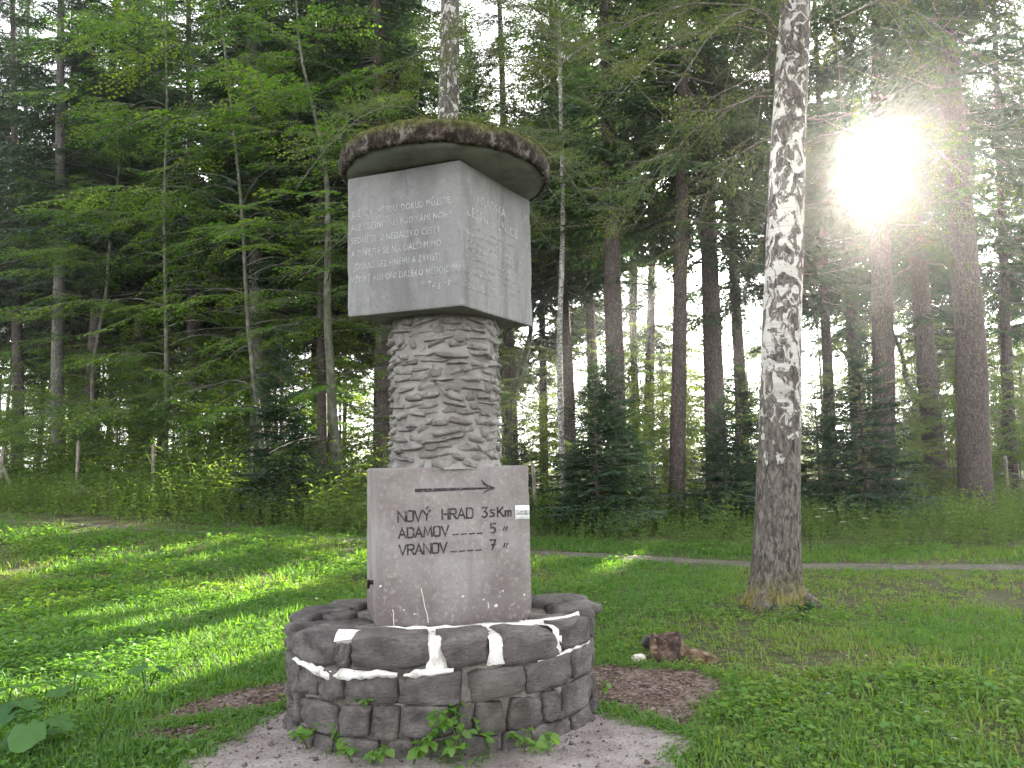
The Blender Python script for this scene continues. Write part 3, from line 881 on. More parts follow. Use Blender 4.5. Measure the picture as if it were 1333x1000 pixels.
# worn print on the middle band, no longer readable
g = Geo()
for k in range(4):
    x = 868 + k * 9
    c = np.array([on_plinth(np.array(UZ(a)), np.array(VZ(a, b)), np.array(.0068)) for a, b in ((x, 326), (x + 5, 326), (x + 5, 311), (x, 311))])
    g.add(rel(c), np.array([[0, 1, 2, 3]]))
mobj('trail_mark_print', g.mesh('trail_mark_print', M['worn']), pl_)
# drips and chips of white mortar on the face
for pl in ([(196, 832), (202, 850), (200, 880), (204, 925)], [(340, 722), (350, 770), (358, 820), (370, 862), (375, 905)], [(685, 805), (690, 835)]):
    Pq = [[(UZ(x), VZ(x, y)) for x, y in pl]]
    mobj('mortar_drip', strokes_mesh('mortar_drip', Pq, .0045, on_plinth, M['drip'], .0013), plinth)
for x, y, r_ in ((727, 825, .011), (555, 770, .007), (662, 790, .006), (765, 745, .006), (252, 835, .006), (880, 768, .006), (305, 858, .006), (137, 705, .007)):
    C = rcube(2.2) * r_ * np.array([1, .3, .8]); C = C + .3 * r_ * vnoise(CUBE_V * 1.3 + x, 3)[:, None]
    q = on_plinth(np.array(UZ(x)), np.array(VZ(x, y)), np.array(0.)); mobj('mortar_chip', mesh('mortar_chip', rel(C + q), CUBE_F, M['drip'], True), plinth)
# small iron bolt on the left side of the plinth
q = PC - PX * (PW / 2) - PYV * (PD / 2 - .26)
g = Geo()
th = np.linspace(0, 2 * PI, 13)
V, Fq = tube([np.r_[q + PX * .01, .86], np.r_[q - PX * .035, .86]], [.014, .012], 8); g.add(rel(V), Fq)
V, Fq = tube(np.c_[(q - PX * .03)[0] + 0 * th, (q - PX * .03)[1] + .022 * np.cos(th), .85 + .022 * np.sin(th)], .007, 6); g.add(rel(V), Fq)
mobj('iron_bolt', g.mesh('iron_bolt', M['iron'], True), plinth)

# --- column of thin stones
CC = np.array([-.432, 5.11]); CR = .336
zs = np.linspace(1.53, 2.48, 60); ts = np.linspace(0, 2 * PI, 97)[:-1]
TT, ZZ = np.meshgrid(ts, zs)
rr = CR + .016 * fbm(np.c_[np.cos(TT).ravel() * 3.2, np.sin(TT).ravel() * 3.2, ZZ.ravel() * 11], 8, 3).reshape(TT.shape) + .02 * np.clip((1.58 - ZZ) / .05, 0, 1)
V = np.stack([CC[0] + rr * np.cos(TT), CC[1] + rr * np.sin(TT), ZZ], -1).reshape(-1, 3); n = len(ts)
i = np.arange(len(zs) - 1)[:, None] * n; j = np.arange(n)[None]; j2 = (j + 1) % n
column = mobj('column', mesh('column', rel(V), np.stack([i + j, i + j2, i + n + j2, i + n + j], -1).reshape(-1, 4), M['mortar'], True))
slates = []
front_F = np.array([f for f in SCUBE_F if not (SCUBE_V[f][:, 1] < -.99).all()])
for k in range(26):
    C = SCUBE_V / ((np.abs(SCUBE_V) ** 9).sum(1) ** (1 / 9))[:, None]
    C = chop(C, 7, random, .68, .95)
    n2 = vnoise(C * 1.5 + k * 5.3 + 9, k + 40); n3 = vnoise(C * 2.2 + k, k + 80)
    x = C[:, 0] * (1 + random.uniform(-.3, .3) * C[:, 2]) + random.uniform(-.3, .3) * C[:, 2]
    zt = C[:, 2] + n2 * .25 + random.uniform(-.3, .3) * C[:, 0]
    y = C[:, 1] + np.clip(C[:, 1], 0, 1) * (n3 * .35 - random.uniform(.1, .6) * np.clip(C[:, 2], -.2, 1))
    slates.append(mesh('stone', np.stack([x, y, zt], -1), front_F, M['slate']))
nrow = 18
for r_ in range(nrow):
    z_ = 1.562 + r_ * .0515; a = random.uniform(0, .5); a_end = a + 2 * PI
    while a < a_end - .1:
        w = random.choice((.24, .3, .35, .42, .48, .56)) * random.uniform(.85, 1.1)
        if a + w > a_end: w = a_end - a
        hx = (w * CR) / 2 * random.uniform(.84, 1.04); hz_ = random.choice((.016, .020, .024, .027, .031)) * random.uniform(.9, 1.15)
        am = a + w / 2
        o = obj('stone', random.choice(slates), column)
        pr = random.uniform(.006, .027)
        if random.random() < .12: hx, hz_ = random.uniform(.02, .03), random.uniform(.036, .05); pr *= .7
        rin = math.sqrt(max(.01, CR * CR - hx * hx * .8)) - .02
        o.location = Vector(rel([CC[0] + math.cos(am) * rin, CC[1] + math.sin(am) * rin, z_ + random.uniform(-.013, .013)]))
        o.rotation_euler = (random.uniform(-.15, .2), random.uniform(-.2, .2), am - PI / 2 + random.uniform(-.08, .08))
        o.scale = (hx, CR - rin + pr, hz_)
        a += w
# --- head block
BZ0, BZ1 = 2.465, 3.335
cr, lf_, rt_ = (np.array([-.278, 4.523]), np.array([-.997, 4.805]), np.array([.149, 5.28]))      # near, left and right corners of its foot
BSL, BSR = float(np.linalg.norm(lf_ - cr)), float(np.linalg.norm(rt_ - cr)); bl, br = (lf_ - cr) / BSL, (rt_ - cr) / BSR
BC = (lf_ + rt_) / 2; BS = BSL
head = concrete_block('head_block', BSR, BSL, BZ0, BZ1, 0, BC, M['concrete'], mon, .012, seed=9, basis=(br, -bl) if br[0] * bl[1] - br[1] * bl[0] < 0 else (br, bl))
nl_ = np.array([bl[1], -bl[0]]); nl_ = nl_ if nl_ @ br < 0 else -nl_
nr_ = np.array([br[1], -br[0]]); nr_ = nr_ if nr_ @ bl < 0 else -nr_


def on_left(u, v, d=0.0):
    """u from the far left edge towards the near corner"""
    q = cr + bl * (BSL - np.asarray(u))[..., None] + nl_ * np.asarray(d)
    return np.concatenate([q, np.broadcast_to(np.asarray(BZ0 + np.asarray(v)), q.shape[:-1])[..., None]], -1)


def on_right(u, v, d=0.0):
    q = cr + br * np.asarray(u)[..., None] + nr_ * np.asarray(d)
    return np.concatenate([q, np.broadcast_to(np.asarray(BZ0 + np.asarray(v)), q.shape[:-1])[..., None]], -1)


def text_part(name, body, u0, u1, v, h, place, mat, d=.002, font_w=None, hh=None):
    cu = bpy.data.curves.new('txt', 'FONT'); cu.body = body; cu.size = 1.0; cu.resolution_u = 2; cu.space_character = 1.12
    to = bpy.data.objects.new('txt', cu); SC.collection.objects.link(to)
    dg = bpy.context.evaluated_depsgraph_get(); me = bpy.data.meshes.new_from_object(to.evaluated_get(dg))
    bpy.data.objects.remove(to); bpy.data.curves.remove(cu)
    n = len(me.vertices); co = np.empty(n * 3, np.float32); me.vertices.foreach_get('co', co); co = co.reshape(-1, 3)
    x0, x1 = co[:, 0].min(), co[:, 0].max()
    cap = .70
    u = u0 + (co[:, 0] - x0) / (x1 - x0) * (u1 - u0); vv = v + co[:, 1] / cap * h
    P = rel(place(u, vv, d)).astype(np.float32)
    me.vertices.foreach_set('co', P.ravel()); me.materials.clear(); me.materials.append(mat); me.name = name; me.update()
    return mobj(name, me, head)


# verse on the left face; the zoom of the photograph gave each line's extent
def LU(x): return (x - 65) / 915 * BS


def LVv(y_at_left): return (945 - y_at_left) / 945 * .0


verse = [('JDĚTE KUPŘEDU, DOKUD MŮŽETE,', .030, .715, .617), ('ALE KLESNOU-LI POD VÁMI NOHY,', .030, .725, .532), ('SEDNĚTE SI NEDALEKO CESTY', .030, .640, .449),
         ('A DÍVEJTE SE NA DALŠÍ MIMO', .030, .645, .368), ('JDOUCÍ BEZ HNĚVU A ZÁVISTI.', .050, .645, .287), ('VŽDYŤ ANI ONI DALEKO NEDOJDOU', .030, .765, .206), ('Turgeněv', .555, .725, .126)]
for body, u0, u1, v in verse: text_part('verse_lettering', body, u0, u1, v, .040, on_left, M['poem'])
text_part('heading_lettering', 'HRÁDSKÁ', .19, .52, .655, .060, on_right, M['poem'])
text_part('heading_lettering', 'LESNÍ SILNICE', .07, .68, .555, .060, on_right, M['poem'])
# rows of worn-out small engraving, no longer readable
for r_ in range(9):
    v = .485 - r_ * .047; u = .045; polys = []
    while u < .74:
        if random.random() < .14: u += random.uniform(.03, .07); continue
        w = random.uniform(.012, .022); h = .018 * random.uniform(.5, 1)
        polys.append([(u, v + random.uniform(-.002, .002)), (u + w * .5, v + h), (u + w, v + random.uniform(0, .006))])
        u += w + random.uniform(.008, .014)
    mobj('worn_lettering', strokes_mesh('worn_lettering', polys, .004, on_right, M['worn'], .002), head)

# --- roof
RFC = np.array([-.405, 5.02]); RTILT = Matrix.Rotation(R(1.6), 4, 'Y') @ Matrix.Rotation(R(-.6), 4, 'X')


def lathe(name, prof, n, mat, parent, noise_fn=None, smooth=True):
    th = np.linspace(0, 2 * PI, n + 1)[:-1]; r_ = np.array([p[0] for p in prof]); z_ = np.array([p[1] for p in prof])
    V = np.stack([r_[:, None] * np.cos(th), r_[:, None] * np.sin(th), np.broadcast_to(z_[:, None], (len(prof), n))], -1).reshape(-1, 3)
    if noise_fn: V = noise_fn(V)
    A = np.array(RTILT)[:3, :3]; V = V @ A.T + np.array([RFC[0], RFC[1], 3.34])
    i = np.arange(len(prof) - 1)[:, None] * n; j = np.arange(n)[None]; j2 = (j + 1) % n
    F = np.stack([i + j, i + j2, i + n + j2, i + n + j], -1).reshape(-1, 4)
    return mobj(name, mesh(name, rel(V), F, mat, smooth), parent)


soffit = lathe('soffit', [(.05, -.004), (.40, -.004), (.52, .006), (.60, .022), (.632, .036), (.638, .05), (.60, .07)], 72, M['soffit'], mon)


def roof_noise(V):
    rr = np.hypot(V[:, 0], V[:, 1]); a = np.c_[V[:, 0] * 9, V[:, 1] * 9, V[:, 2] * 9]
    k = 1 + (.022 * fbm(a, 21, 4) + .008 * vnoise(a * 4, 5)) * np.clip((rr - .3) / .3, 0, 1)
    W = V.copy(); W[:, 0] *= k; W[:, 1] *= k; W[:, 2] += .010 * fbm(a * 1.4, 31, 3) * np.clip(rr / .4, 0, 1)
    return W


rp = [(.60, .045), (.645, .032), (.664, .040), (.672, .058), (.676, .08), (.678, .10), (.676, .12), (.672, .14), (.664, .158), (.648, .172), (.62, .184), (.56, .196), (.48, .206), (.38, .214), (.26, .221), (.13, .226), (.01, .228)]
roof = lathe('roof', rp, 180, M['moss_roof'], mon, roof_noise)
# moss fuzz along the roof's upper edge
g = Geo(); nb = 5200
a = RNG.uniform(0, 2 * PI, nb); zsel = RNG.uniform(0, 1, nb) ** .8
rr = .675 - .25 * np.clip(zsel - .55, 0, 1) * RNG.uniform(0, 1, nb) - .012 * zsel; zz = .085 + .115 * zsel
V0 = np.stack([rr * np.cos(a), rr * np.sin(a), zz], -1)
ang = a + RNG.normal(0, .7, nb); up = RNG.uniform(.2, 1.2, nb) * np.clip(zsel + .2, 0, 1)
dr = np.stack([np.cos(ang), np.sin(ang), up], -1); dr /= np.linalg.norm(dr, axis=1)[:, None]
Ln = RNG.uniform(.008, .022, nb); sd_ = np.stack([-np.sin(a), np.cos(a), 0 * a], -1) * .0022
P = np.stack([V0 - sd_, V0 + sd_, V0 + dr * Ln[:, None]], 1).reshape(-1, 3)
A = np.array(RTILT)[:3, :3]; P = P @ A.T + np.array([RFC[0], RFC[1], 3.34])
g.add(rel(P), np.arange(nb * 3).reshape(-1, 3), 0, np.repeat(RNG.uniform(0, 1, nb), 3))
M['mossfuzz'] = leaf_mat('moss_fuzz', (.03, .024, .014), (.06, .06, .018), (.12, .13, .035), .3)
o = mobj('moss', g.mesh('moss', M['mossfuzz']), roof); tag(o, kind='stuff')
# dry stalks hanging over the roof's right edge
for k in range(11):
    a = R(random.uniform(-42, 12)); p0 = Vector((RFC[0] + .66 * math.cos(a), RFC[1] + .66 * math.sin(a), 3.34 + random.uniform(.08, .15)))
    dv = Vector((random.uniform(-.06, .05), random.uniform(-.1, .02), random.uniform(-.02, .05))); L_ = random.uniform(.7, 1.3)
    pts = [p0, p0 + dv * .5 * L_ + Vector((.01, 0, .012)), p0 + dv * L_ - Vector((0, 0, .03 * L_))]
    V, Fq = tube([list(p) for p in pts], [.002, .0017, .001], 4)
    gg = Geo(); gg.add(rel(V), Fq); mobj('dry_stalk', gg.mesh('dry_stalk', M['straw']), roof)

# ================================================================== TREES
def kites(base, d, nrm, L, w, mid=.42):
    """flat leaf shapes: (n,3) base points, directions, normals -> 4 verts, 2 tris each"""
    d = d / np.linalg.norm(d, axis=1)[:, None]
    s = np.cross(nrm, d); s /= np.linalg.norm(s, axis=1)[:, None] + 1e-9
    up = np.cross(d, s)
    L = np.asarray(L)[:, None]; w = np.asarray(w)[:, None]
    a = base; t_ = base + d * L - up * L * .06
    l = base + d * L * mid + s * w / 2 + up * w * .16; r_ = base + d * L * mid - s * w / 2 + up * w * .16
    V = np.stack([a, l, t_, r_], 1).reshape(-1, 3); n = len(base)
    k = np.arange(n)[:, None] * 4
    F = np.concatenate([k + [0, 2, 1], k + [0, 3, 2]], 1).reshape(-1, 3)
    return V, F


def tri_of(F4): return np.concatenate([F4[:, [0, 1, 2]], F4[:, [0, 2, 3]]])


def pack(g):
    V, F3, F4, M3, M4, T = g.arrays()
    F = np.concatenate([F3, tri_of(F4)]) if len(F4) else F3
    MI = np.concatenate([M3, M4, M4]) if len(F4) else M3
    return (V, F, MI.astype(int), T)


def beech_spray(seed, leaf=.082, nt=13, simple=True):
    r_ = np.random.default_rng(seed); g = Geo(); B, D, N, L, W = [], [], [], [], []

    def axp(t): return np.array([t, .06 * math.sin(t * 3 + seed), -.10 * t * t])
    segs = [axp(t) for t in np.linspace(0, 1, 5)]
    V, F = tube(segs, np.linspace(.008, .002, 5), 3); g.add(V, tri_of(F), 1, .5)
    for k in range(nt):
        t0 = .06 + .9 * k / (nt - 1); sgn = 1 if k % 2 else -1
        ln = (.46 * (1 - t0 * .62) + r_.uniform(-.04, .04)); ang = sgn * r_.uniform(.6, .95)
        if k == nt - 1: ang = 0; ln = .25
        p0 = axp(t0); dv = np.array([math.cos(ang), math.sin(ang), r_.uniform(-.22, .06)])
        nl = max(3, int(ln / .052))
        for q in range(nl):
            s = (q + .6) / nl; p = p0 + dv * ln * s + np.array([0, 0, -.07 * s * s])
            la = ang + (1 if q % 2 else -1) * r_.uniform(.5, 1.0) * (0 if q == nl - 1 else 1)
            B.append(p); D.append([math.cos(la), math.sin(la), r_.uniform(-.35, .12)])
            N.append([r_.normal(0, .5), r_.normal(0, .5), 1]); L.append(leaf * r_.uniform(.75, 1.25)); W.append(leaf * r_.uniform(.55, .78))
        V, F = tube([p0, p0 + dv * ln * .9], [.003, .001], 3); g.add(V, tri_of(F), 1, .5)
    tn_ = np.clip(r_.normal(.45, .16, len(B)), 0, 1)
    if simple:      # far enough away for one pointed face per leaf
        B = np.array(B); d = np.array(D); d /= np.linalg.norm(d, axis=1)[:, None]; sd_ = np.cross(np.array(N), d); sd_ /= np.linalg.norm(sd_, axis=1)[:, None]; L = np.array(L)[:, None]; W = np.array(W)[:, None]
        V = np.stack([B + d * L * .12 + sd_ * W * .66, B + d * L * .30 - sd_ * W * .66, B + d * L * 1.02], 1).reshape(-1, 3)
        g.add(V, np.arange(len(B) * 3).reshape(-1, 3), 0, np.repeat(tn_, 3))
    else:
        V, F = kites(np.array(B), np.array(D), np.array(N), L, W); g.add(V, F, 0, np.repeat(tn_, 4))
    return pack(g)


def spruce_spray(seed, hang=.28, nsec=17, step=.038, nl=.095, nw=.027):
    r_ = np.random.default_rng(seed); g = Geo(); B, D, N, L, W = [], [], [], [], []

    def axp(t): return np.array([t, .03 * math.sin(t * 4 + seed), -.20 * t + .16 * t * t])
    segs = [axp(t) for t in np.linspace(0, 1, 5)]
    V, F = tube(segs, np.linspace(.012, .002, 5), 3); g.add(V, tri_of(F), 1, .5)
    for k in range(nsec):
        t0 = .12 + .86 * k / (nsec - 1); sgn = 1 if k % 2 else -1
        ln = .40 * (1 - t0) ** .75 + .06; ln *= r_.uniform(.7, 1.1); ang = sgn * r_.uniform(.75, 1.1)
        p0 = axp(t0); dv = np.array([math.cos(ang), math.sin(ang), 0])
        n = max(3, int(ln / step))
        for q in range(n):
            s = (q + .5) / n; p = p0 + dv * ln * s + np.array([0, 0, -hang * ln * s * s - .02 * s])
            for sg in ((1, -1) if q < n - 1 else (0,)):
                la = ang + sg * r_.uniform(.45, .8)
                B.append(p); D.append([math.cos(la), math.sin(la), -hang * 1.6 * s + r_.uniform(-.35, .25)])
                N.append([r_.normal(0, .6), r_.normal(0, .6), 1]); L.append(nl * r_.uniform(.7, 1.25)); W.append(nw * r_.uniform(.8, 1.2))
    B = np.array(B)
    d = np.array(D); d /= np.linalg.norm(d, axis=1)[:, None]; sd_ = np.cross(np.array(N), d); sd_ /= np.linalg.norm(sd_, axis=1)[:, None]; L = np.array(L)[:, None]; W = np.array(W)[:, None]
    V = np.stack([B + d * L * .12 + sd_ * W * .62, B + d * L * .2 - sd_ * W * .62, B + d * L * 1.05], 1).reshape(-1, 3); F = np.arange(len(B) * 3).reshape(-1, 3)
    g.add(V, F, 0, np.repeat(np.clip(r_.normal(.42, .18, len(B)) + .18 * (np.linalg.norm(B, axis=1) > .85), 0, 1), 3))
    return pack(g)


BEECH_T = [beech_spray(k) for k in range(4)]
BIRCH_T = [beech_spray(k + 20, .062, 11, False) for k in range(3)]
SPR_T = [spruce_spray(k + 40) for k in range(3)]
YSP_T = [spruce_spray(k + 60, .16, 15, .042, .115, .030) for k in range(3)]


def trunk_geo(H, r0, taper=.8, flare=.5, nseg=14, nz=46, seed=0, wob=.06, rough=.05, bend=None):
    z = np.concatenate([[-.3], np.linspace(0, 1, nz) ** 1.15 * H]); th = np.linspace(0, 2 * PI, nseg + 1)[:-1]
    r_ = r0 * (1 - taper * np.clip(z / H, 0, 1)) * (1 + flare * np.exp(-np.clip(z, 0, None) / (r0 * 1.6)))
    cx = wob * vnoise(np.c_[z * .23, z * 0 + seed, z * 0], seed) * np.clip(z / 3, 0, 1); cy_ = wob * vnoise(np.c_[z * .23, z * 0 + seed + 9, z * 0], seed + 3) * np.clip(z / 3, 0, 1)
    if bend is not None: b = bend(z); cx = cx + b
    Z, T_ = np.meshgrid(z, th, indexing='ij')
    nz_ = fbm(np.c_[np.cos(T_).ravel() * 2, np.sin(T_).ravel() * 2, Z.ravel() * 1.3 + seed], seed, 3).reshape(Z.shape)
    lob = .5 * flare * np.exp(-np.clip(Z, 0, None) / (r0 * 1.8)) * np.cos(T_ * 4 + seed)
    rr = r_[:, None] * (1 + rough * nz_ + lob * .45)
    V = np.stack([cx[:, None] + rr * np.cos(T_), cy_[:, None] + rr * np.sin(T_), Z], -1).reshape(-1, 3)
    i = np.arange(len(z) - 1)[:, None] * nseg; j = np.arange(nseg)[None]; j2 = (j + 1) % nseg
    return V, np.stack([i + j, i + j2, i + nseg + j2, i + nseg + j], -1).reshape(-1, 4)


def spruce_proto(seed, H=27, h0=8.5, r0=.24, reach=2.9, dead_from=2.5, bark='spruce_bark', temps=None):
    r_ = np.random.default_rng(seed); g = Geo()
    V, F = trunk_geo(H, r0, .82, .28, 14, 46, seed); g.add(V, F)
    # dead twigs below the crown
    for k in range(34):
        z = dead_from + (h0 + 1 - dead_from) * r_.random() ** .7; a = r_.uniform(0, 2 * PI); L = r_.uniform(.4, 1.6)
        p0 = np.array([math.cos(a) * r0 * .6, math.sin(a) * r0 * .6, z]); d = np.array([math.cos(a), math.sin(a), r_.uniform(-.45, .05)])
        b = np.array([0, 0, -.12 * L])
        V, F = tube([p0, p0 + d * L * .5 + b * .3, p0 + d * L + b], [.016, .010, .004], 3); g.add(V, F)
        e = p0 + d * L * .55; a2 = a + r_.uniform(-1, 1)
        V, F = tube([e, e + np.array([math.cos(a2), math.sin(a2), -.3]) * L * .4], [.007, .003], 3); g.add(V, F)
    trunk = g.mesh('trunk', M[bark], True)
    loc, yaw, pit, sc, pick = [], [], [], [], []
    z = h0 - 1.5
    while z < H - .4:
        f = (z - h0) / (H - h0); nb = r_.integers(4, 7) if f > 0 else r_.integers(1, 3)
        for k in range(nb):
            L = (reach * (1 - max(f, 0)) ** .75 * r_.uniform(.65, 1.1) + .3) * (1 if f > 0 else .6)
            loc.append([0, 0, z + r_.uniform(-.2, .2)]); yaw.append(r_.uniform(0, 2 * PI)); pit.append(-.22 + .55 * max(f, 0) + r_.normal(0, .1)); sc.append(L); pick.append(r_.integers(0, 3))
        z += r_.uniform(.36, .58)
    n = len(loc)
    cg = bake(temps or SPR_T, pick, np.array(loc), rot3(yaw, pit, r_.normal(0, .25, n)), sc, r_.normal(0, .07, n))
    return trunk, cg


def young_spruce_proto(seed, H=4.6, reach=1.5):
    r_ = np.random.default_rng(seed); g = Geo()
    V, F = trunk_geo(H, .05, .93, .2, 7, 18, seed, .03); g.add(V, F)
    trunk = g.mesh('trunk', M['spruce_bark'], True)
    loc, yaw, pit, sc, pick = [], [], [], [], []
    z = .12
    while z < H - .08:
        f = z / H
        for k in range(r_.integers(5, 9)):
            L = reach * (1 - f) ** .85 * r_.uniform(.65, 1.12) + .12
            loc.append([0, 0, z + r_.uniform(-.08, .08)]); yaw.append(r_.uniform(0, 2 * PI)); pit.append(-.1 + .75 * f ** 1.5 + r_.normal(0, .1)); sc.append(L); pick.append(r_.integers(0, 3))
        z += r_.uniform(.13, .24)
    n = len(loc)
    return trunk, bake(YSP_T, pick, np.array(loc), rot3(yaw, pit, r_.normal(0, .3, n)), sc, r_.normal(0, .08, n))


def limb_crown(seed, H, z0, z1, nb, reach, r0, temps, spray=1.2, per=7, rise=.25, droop=.25, flat=.22, trunk_kw=None, bark='beech_bark', leafm='beech_leaf', side=None):
    """a broadleaf: trunk, limbs that carry flat layered sprays"""
    r_ = np.random.default_rng(seed); g = Geo(); kw = dict(taper=.85, flare=.35, nseg=10, nz=34, seed=seed, wob=.25); kw.update(trunk_kw or {})
    V, F = trunk_geo(H, r0, **kw); g.add(V, F)
    ns = kw['nseg']; cen = V.reshape(-1, ns, 3).mean(1)
    loc, yaw, pit, sc, pick = [], [], [], [], []
    for k in range(nb):
        f = (k + r_.random()) / nb; z = z0 + (z1 - z0) * f
        c = np.array([np.interp(z, cen[:, 2], cen[:, 0]), np.interp(z, cen[:, 2], cen[:, 1]), z])
        a = r_.uniform(0, 2 * PI) if side is None or r_.random() > side[1] else side[0] + r_.normal(0, .6)
        prof = math.sin(PI * min(1, .18 + .8 * f)) ** .6
        L = reach * prof * r_.uniform(.55, 1.1) + .4
        e0 = rise + .35 * f + r_.normal(0, .12)
        n = 7; t_ = np.linspace(0, 1, n); wy = r_.normal(0, .12)
        pth = np.stack([L * t_, wy * L * t_ ** 2, L * (math.tan(e0) * t_ - (math.tan(e0) + droop) * .62 * t_ ** 2)], -1)
        Rm = rot3(a, 0, 0); pth = pth @ Rm.T + c
        V, F = tube(pth, np.linspace(max(.010, r0 * .16 * (1 - f * .5)), .003, n), 5); g.add(V, F)
        m_ = max(3, int(per * L / reach))
        for q in range(m_):
            s = .28 + .72 * (q + r_.random() * .8) / m_; s = min(s, 1)
            p = np.array([np.interp(s, t_, pth[:, i]) for i in range(3)])
            sg = 1 if q % 2 else -1
            loc.append(p); yaw.append(a + wy * 2 * s + (sg * r_.uniform(.35, .95) if q < m_ - 1 else 0)); pit.append(r_.normal(-.12, .14)); sc.append(spray * r_.uniform(.65, 1.15) * (1.1 - .3 * s)); pick.append(r_.integers(0, len(temps)))
    n = len(loc)
    return g.mesh('trunk', M[bark], True), bake(temps, pick, np.array(loc), rot3(yaw, pit, r_.normal(0, flat, n)), sc, r_.normal(0, .2, n))


WOOD = 'dead_twig'


def crown_mesh(g, leafm): return g.mesh('crown', [M[leafm], M[WOOD]])


def plant_tree(name, label, cat, trunk, crown, base, lean=(0, 0), yaw=0., tscale=1., s=1., group=None, zs=1.):
    t_ = thing(name, label, cat, base, (lean[1], lean[0], 0), group)
    a = obj('trunk', trunk, t_); a.rotation_euler = (0, 0, yaw); a.scale = (s * tscale, s * tscale, s * zs)
    b = obj('crown', crown, t_); b.rotation_euler = (0, 0, yaw); b.scale = (s, s, s * zs)
    return t_


SPR = [spruce_proto(100 + k, H=h, h0=z0, reach=rc) for k, (h, z0, rc) in enumerate(((27, 8.2, 2.7), (29, 9.6, 2.9), (25, 7.4, 2.6)))]
SPL_T = [spruce_spray(k + 80, .28, 13, .055, .13, .05) for k in range(3)]      # coarser boughs for the trees deep in the wood
SPL = [spruce_proto(130 + k, H=h, h0=z0, reach=rc, temps=SPL_T) for k, (h, z0, rc) in enumerate(((27, 8.4, 2.8), (29, 9.8, 3.0), (25, 7.6, 2.7)))]
SPLC = [crown_mesh(c, 'needle') for _, c in SPL]; SPLT = [t_ for t_, _ in SPL]
SPRC = [crown_mesh(c, 'needle') for _, c in SPR]; SPRT = [t_ for t_, _ in SPR]
YS = [young_spruce_proto(200 + k, h, rc) for k, (h, rc) in enumerate(((4.6, 1.55), (3.4, 1.3)))]
YSC = [crown_mesh(c, 'young_needle') for _, c in YS]; YST = [t_ for t_, _ in YS]
BE = [limb_crown(300, 16, 1.6, 15.5, 60, 4.4, .12, BEECH_T, 1.5, 7, .2, .3, .2, dict(wob=.22)),
      limb_crown(301, 14, 1.2, 13.6, 56, 3.6, .08, BEECH_T, 1.3, 7, .2, .3, .2, dict(wob=.3)),
      limb_crown(302, 18, 2.4, 17.5, 60, 4.0, .15, BEECH_T, 1.58, 7, .25, .25, .24, dict(wob=.2))]
BEC = [crown_mesh(c, 'beech_leaf') for _, c in BE]; BET = [t_ for t_, _ in BE]
BEB = [c.copy() for c in BEC]
for b_ in BEB: b_.materials[0] = M['sunlit_leaf']
SA = [limb_crown(320 + k, 4.2, .3, 4.1, 24, 1.5, .022, BEECH_T, .85, 5, .35, .2, .35, dict(nseg=6, nz=14, wob=.2)) for k in range(2)]
SAC = [crown_mesh(c, 'beech_leaf') for _, c in SA]; SAT = [t_ for t_, _ in SA]
SACB = [c.copy() for c in SAC]
for b_ in SACB: b_.materials[0] = M['sunlit_leaf']


# gaps in the canopy along which the low sun reaches the eye and the lawn
def lane_cull(base, yaw, s, lanes):
    """drop the sprays that lie in a gap; lanes are (point, radius)"""
    def f(P):
        c_, s_ = math.cos(yaw), math.sin(yaw)
        Q = np.asarray(P) * s; W = np.stack([Q[:, 0] * c_ - Q[:, 1] * s_ + base[0], Q[:, 0] * s_ + Q[:, 1] * c_ + base[1], Q[:, 2] + base[2]], -1)
        keep = np.ones(len(W), bool); sd_ = np.array(SUN_D)
        for p, r_ in lanes:
            q = W - np.array(p); t_ = q @ sd_; keep &= np.linalg.norm(q - t_[:, None] * sd_, axis=1) > r_ + (.012 * np.clip(t_, 0, None) if r_ < .5 else 0)
        return keep
    return f


def culled(crown_geo, mats, base, yaw, s, lanes, slack=.996):
    V, F3, F4, M3, M4, T = crown_geo.arrays()
    keep = lane_cull(base, yaw, s, lanes)(V[F3[:, 0]])
    if keep.mean() > slack and lane_cull(base, yaw, s, lanes[:1])(V[F3[:, 0]]).all(): return None
    F3 = F3[keep]; M3 = M3[keep]
    used = np.unique(F3); mp = np.full(len(V), -1); mp[used] = np.arange(len(used))
    return mesh('crown', V[used], mp[F3], mats, False, M3, T[used])


def G0(px, py): p = ground(px, py); return p


LANES = [(tuple(CAM), .31)]
for px, py, r_ in ((300, 762, .6), (395, 738, .7), (450, 720, .6), (95, 872, .5), (200, 845, .4), (40, 885, .45), (60, 790, .6), (150, 782, .5), (120, 690, .9), (330, 702, .8), (430, 704, .7),
                   (90, 655, 1.1), (240, 650, 1.1), (30, 745, .6), (20, 690, .8), (160, 740, .4), (230, 800, .35), (320, 850, .3), (460, 690, .6), (800, 735, .5),  (290, 650, 1.0), (600, 700, .6)):
    LANES.append((tuple(ground(px, py)), r_))


CORRIDORS = [(tuple(ground(px, py)), r_) for px, py, r_ in ((60, 684, 1.0), (180, 690, 1.1), (330, 700, 1.1), (430, 704, 1.0), (90, 652, 1.1), (230, 655, 1.1), (395, 738, .9), (300, 762, .8), (120, 850, .7))]


def in_corridor(x, y, h, r_):
    """does a crown of height h and radius r_ at (x, y) stand in one of the sunlit gaps?"""
    sx, sy = SUN_D.x / SUN_D.y, SUN_D.z / SUN_D.y
    for p, w in CORRIDORS:
        dy = y - p[1]
        if dy > 0 and abs(x - (p[0] + sx * dy)) < r_ + w * .6 and p[2] + sy * dy < h: return True
    return False


def trunk_pose(p1, p2, D):
    P1, P2 = at(*p1, D), at(*p2, D); k = (P2 - P1) / (P2.z - P1.z)
    b = P1 - k * P1.z
    return Vector((b.x, D, float(gh(b.x, D)) - .02)), math.atan2(k.x, 1.0)


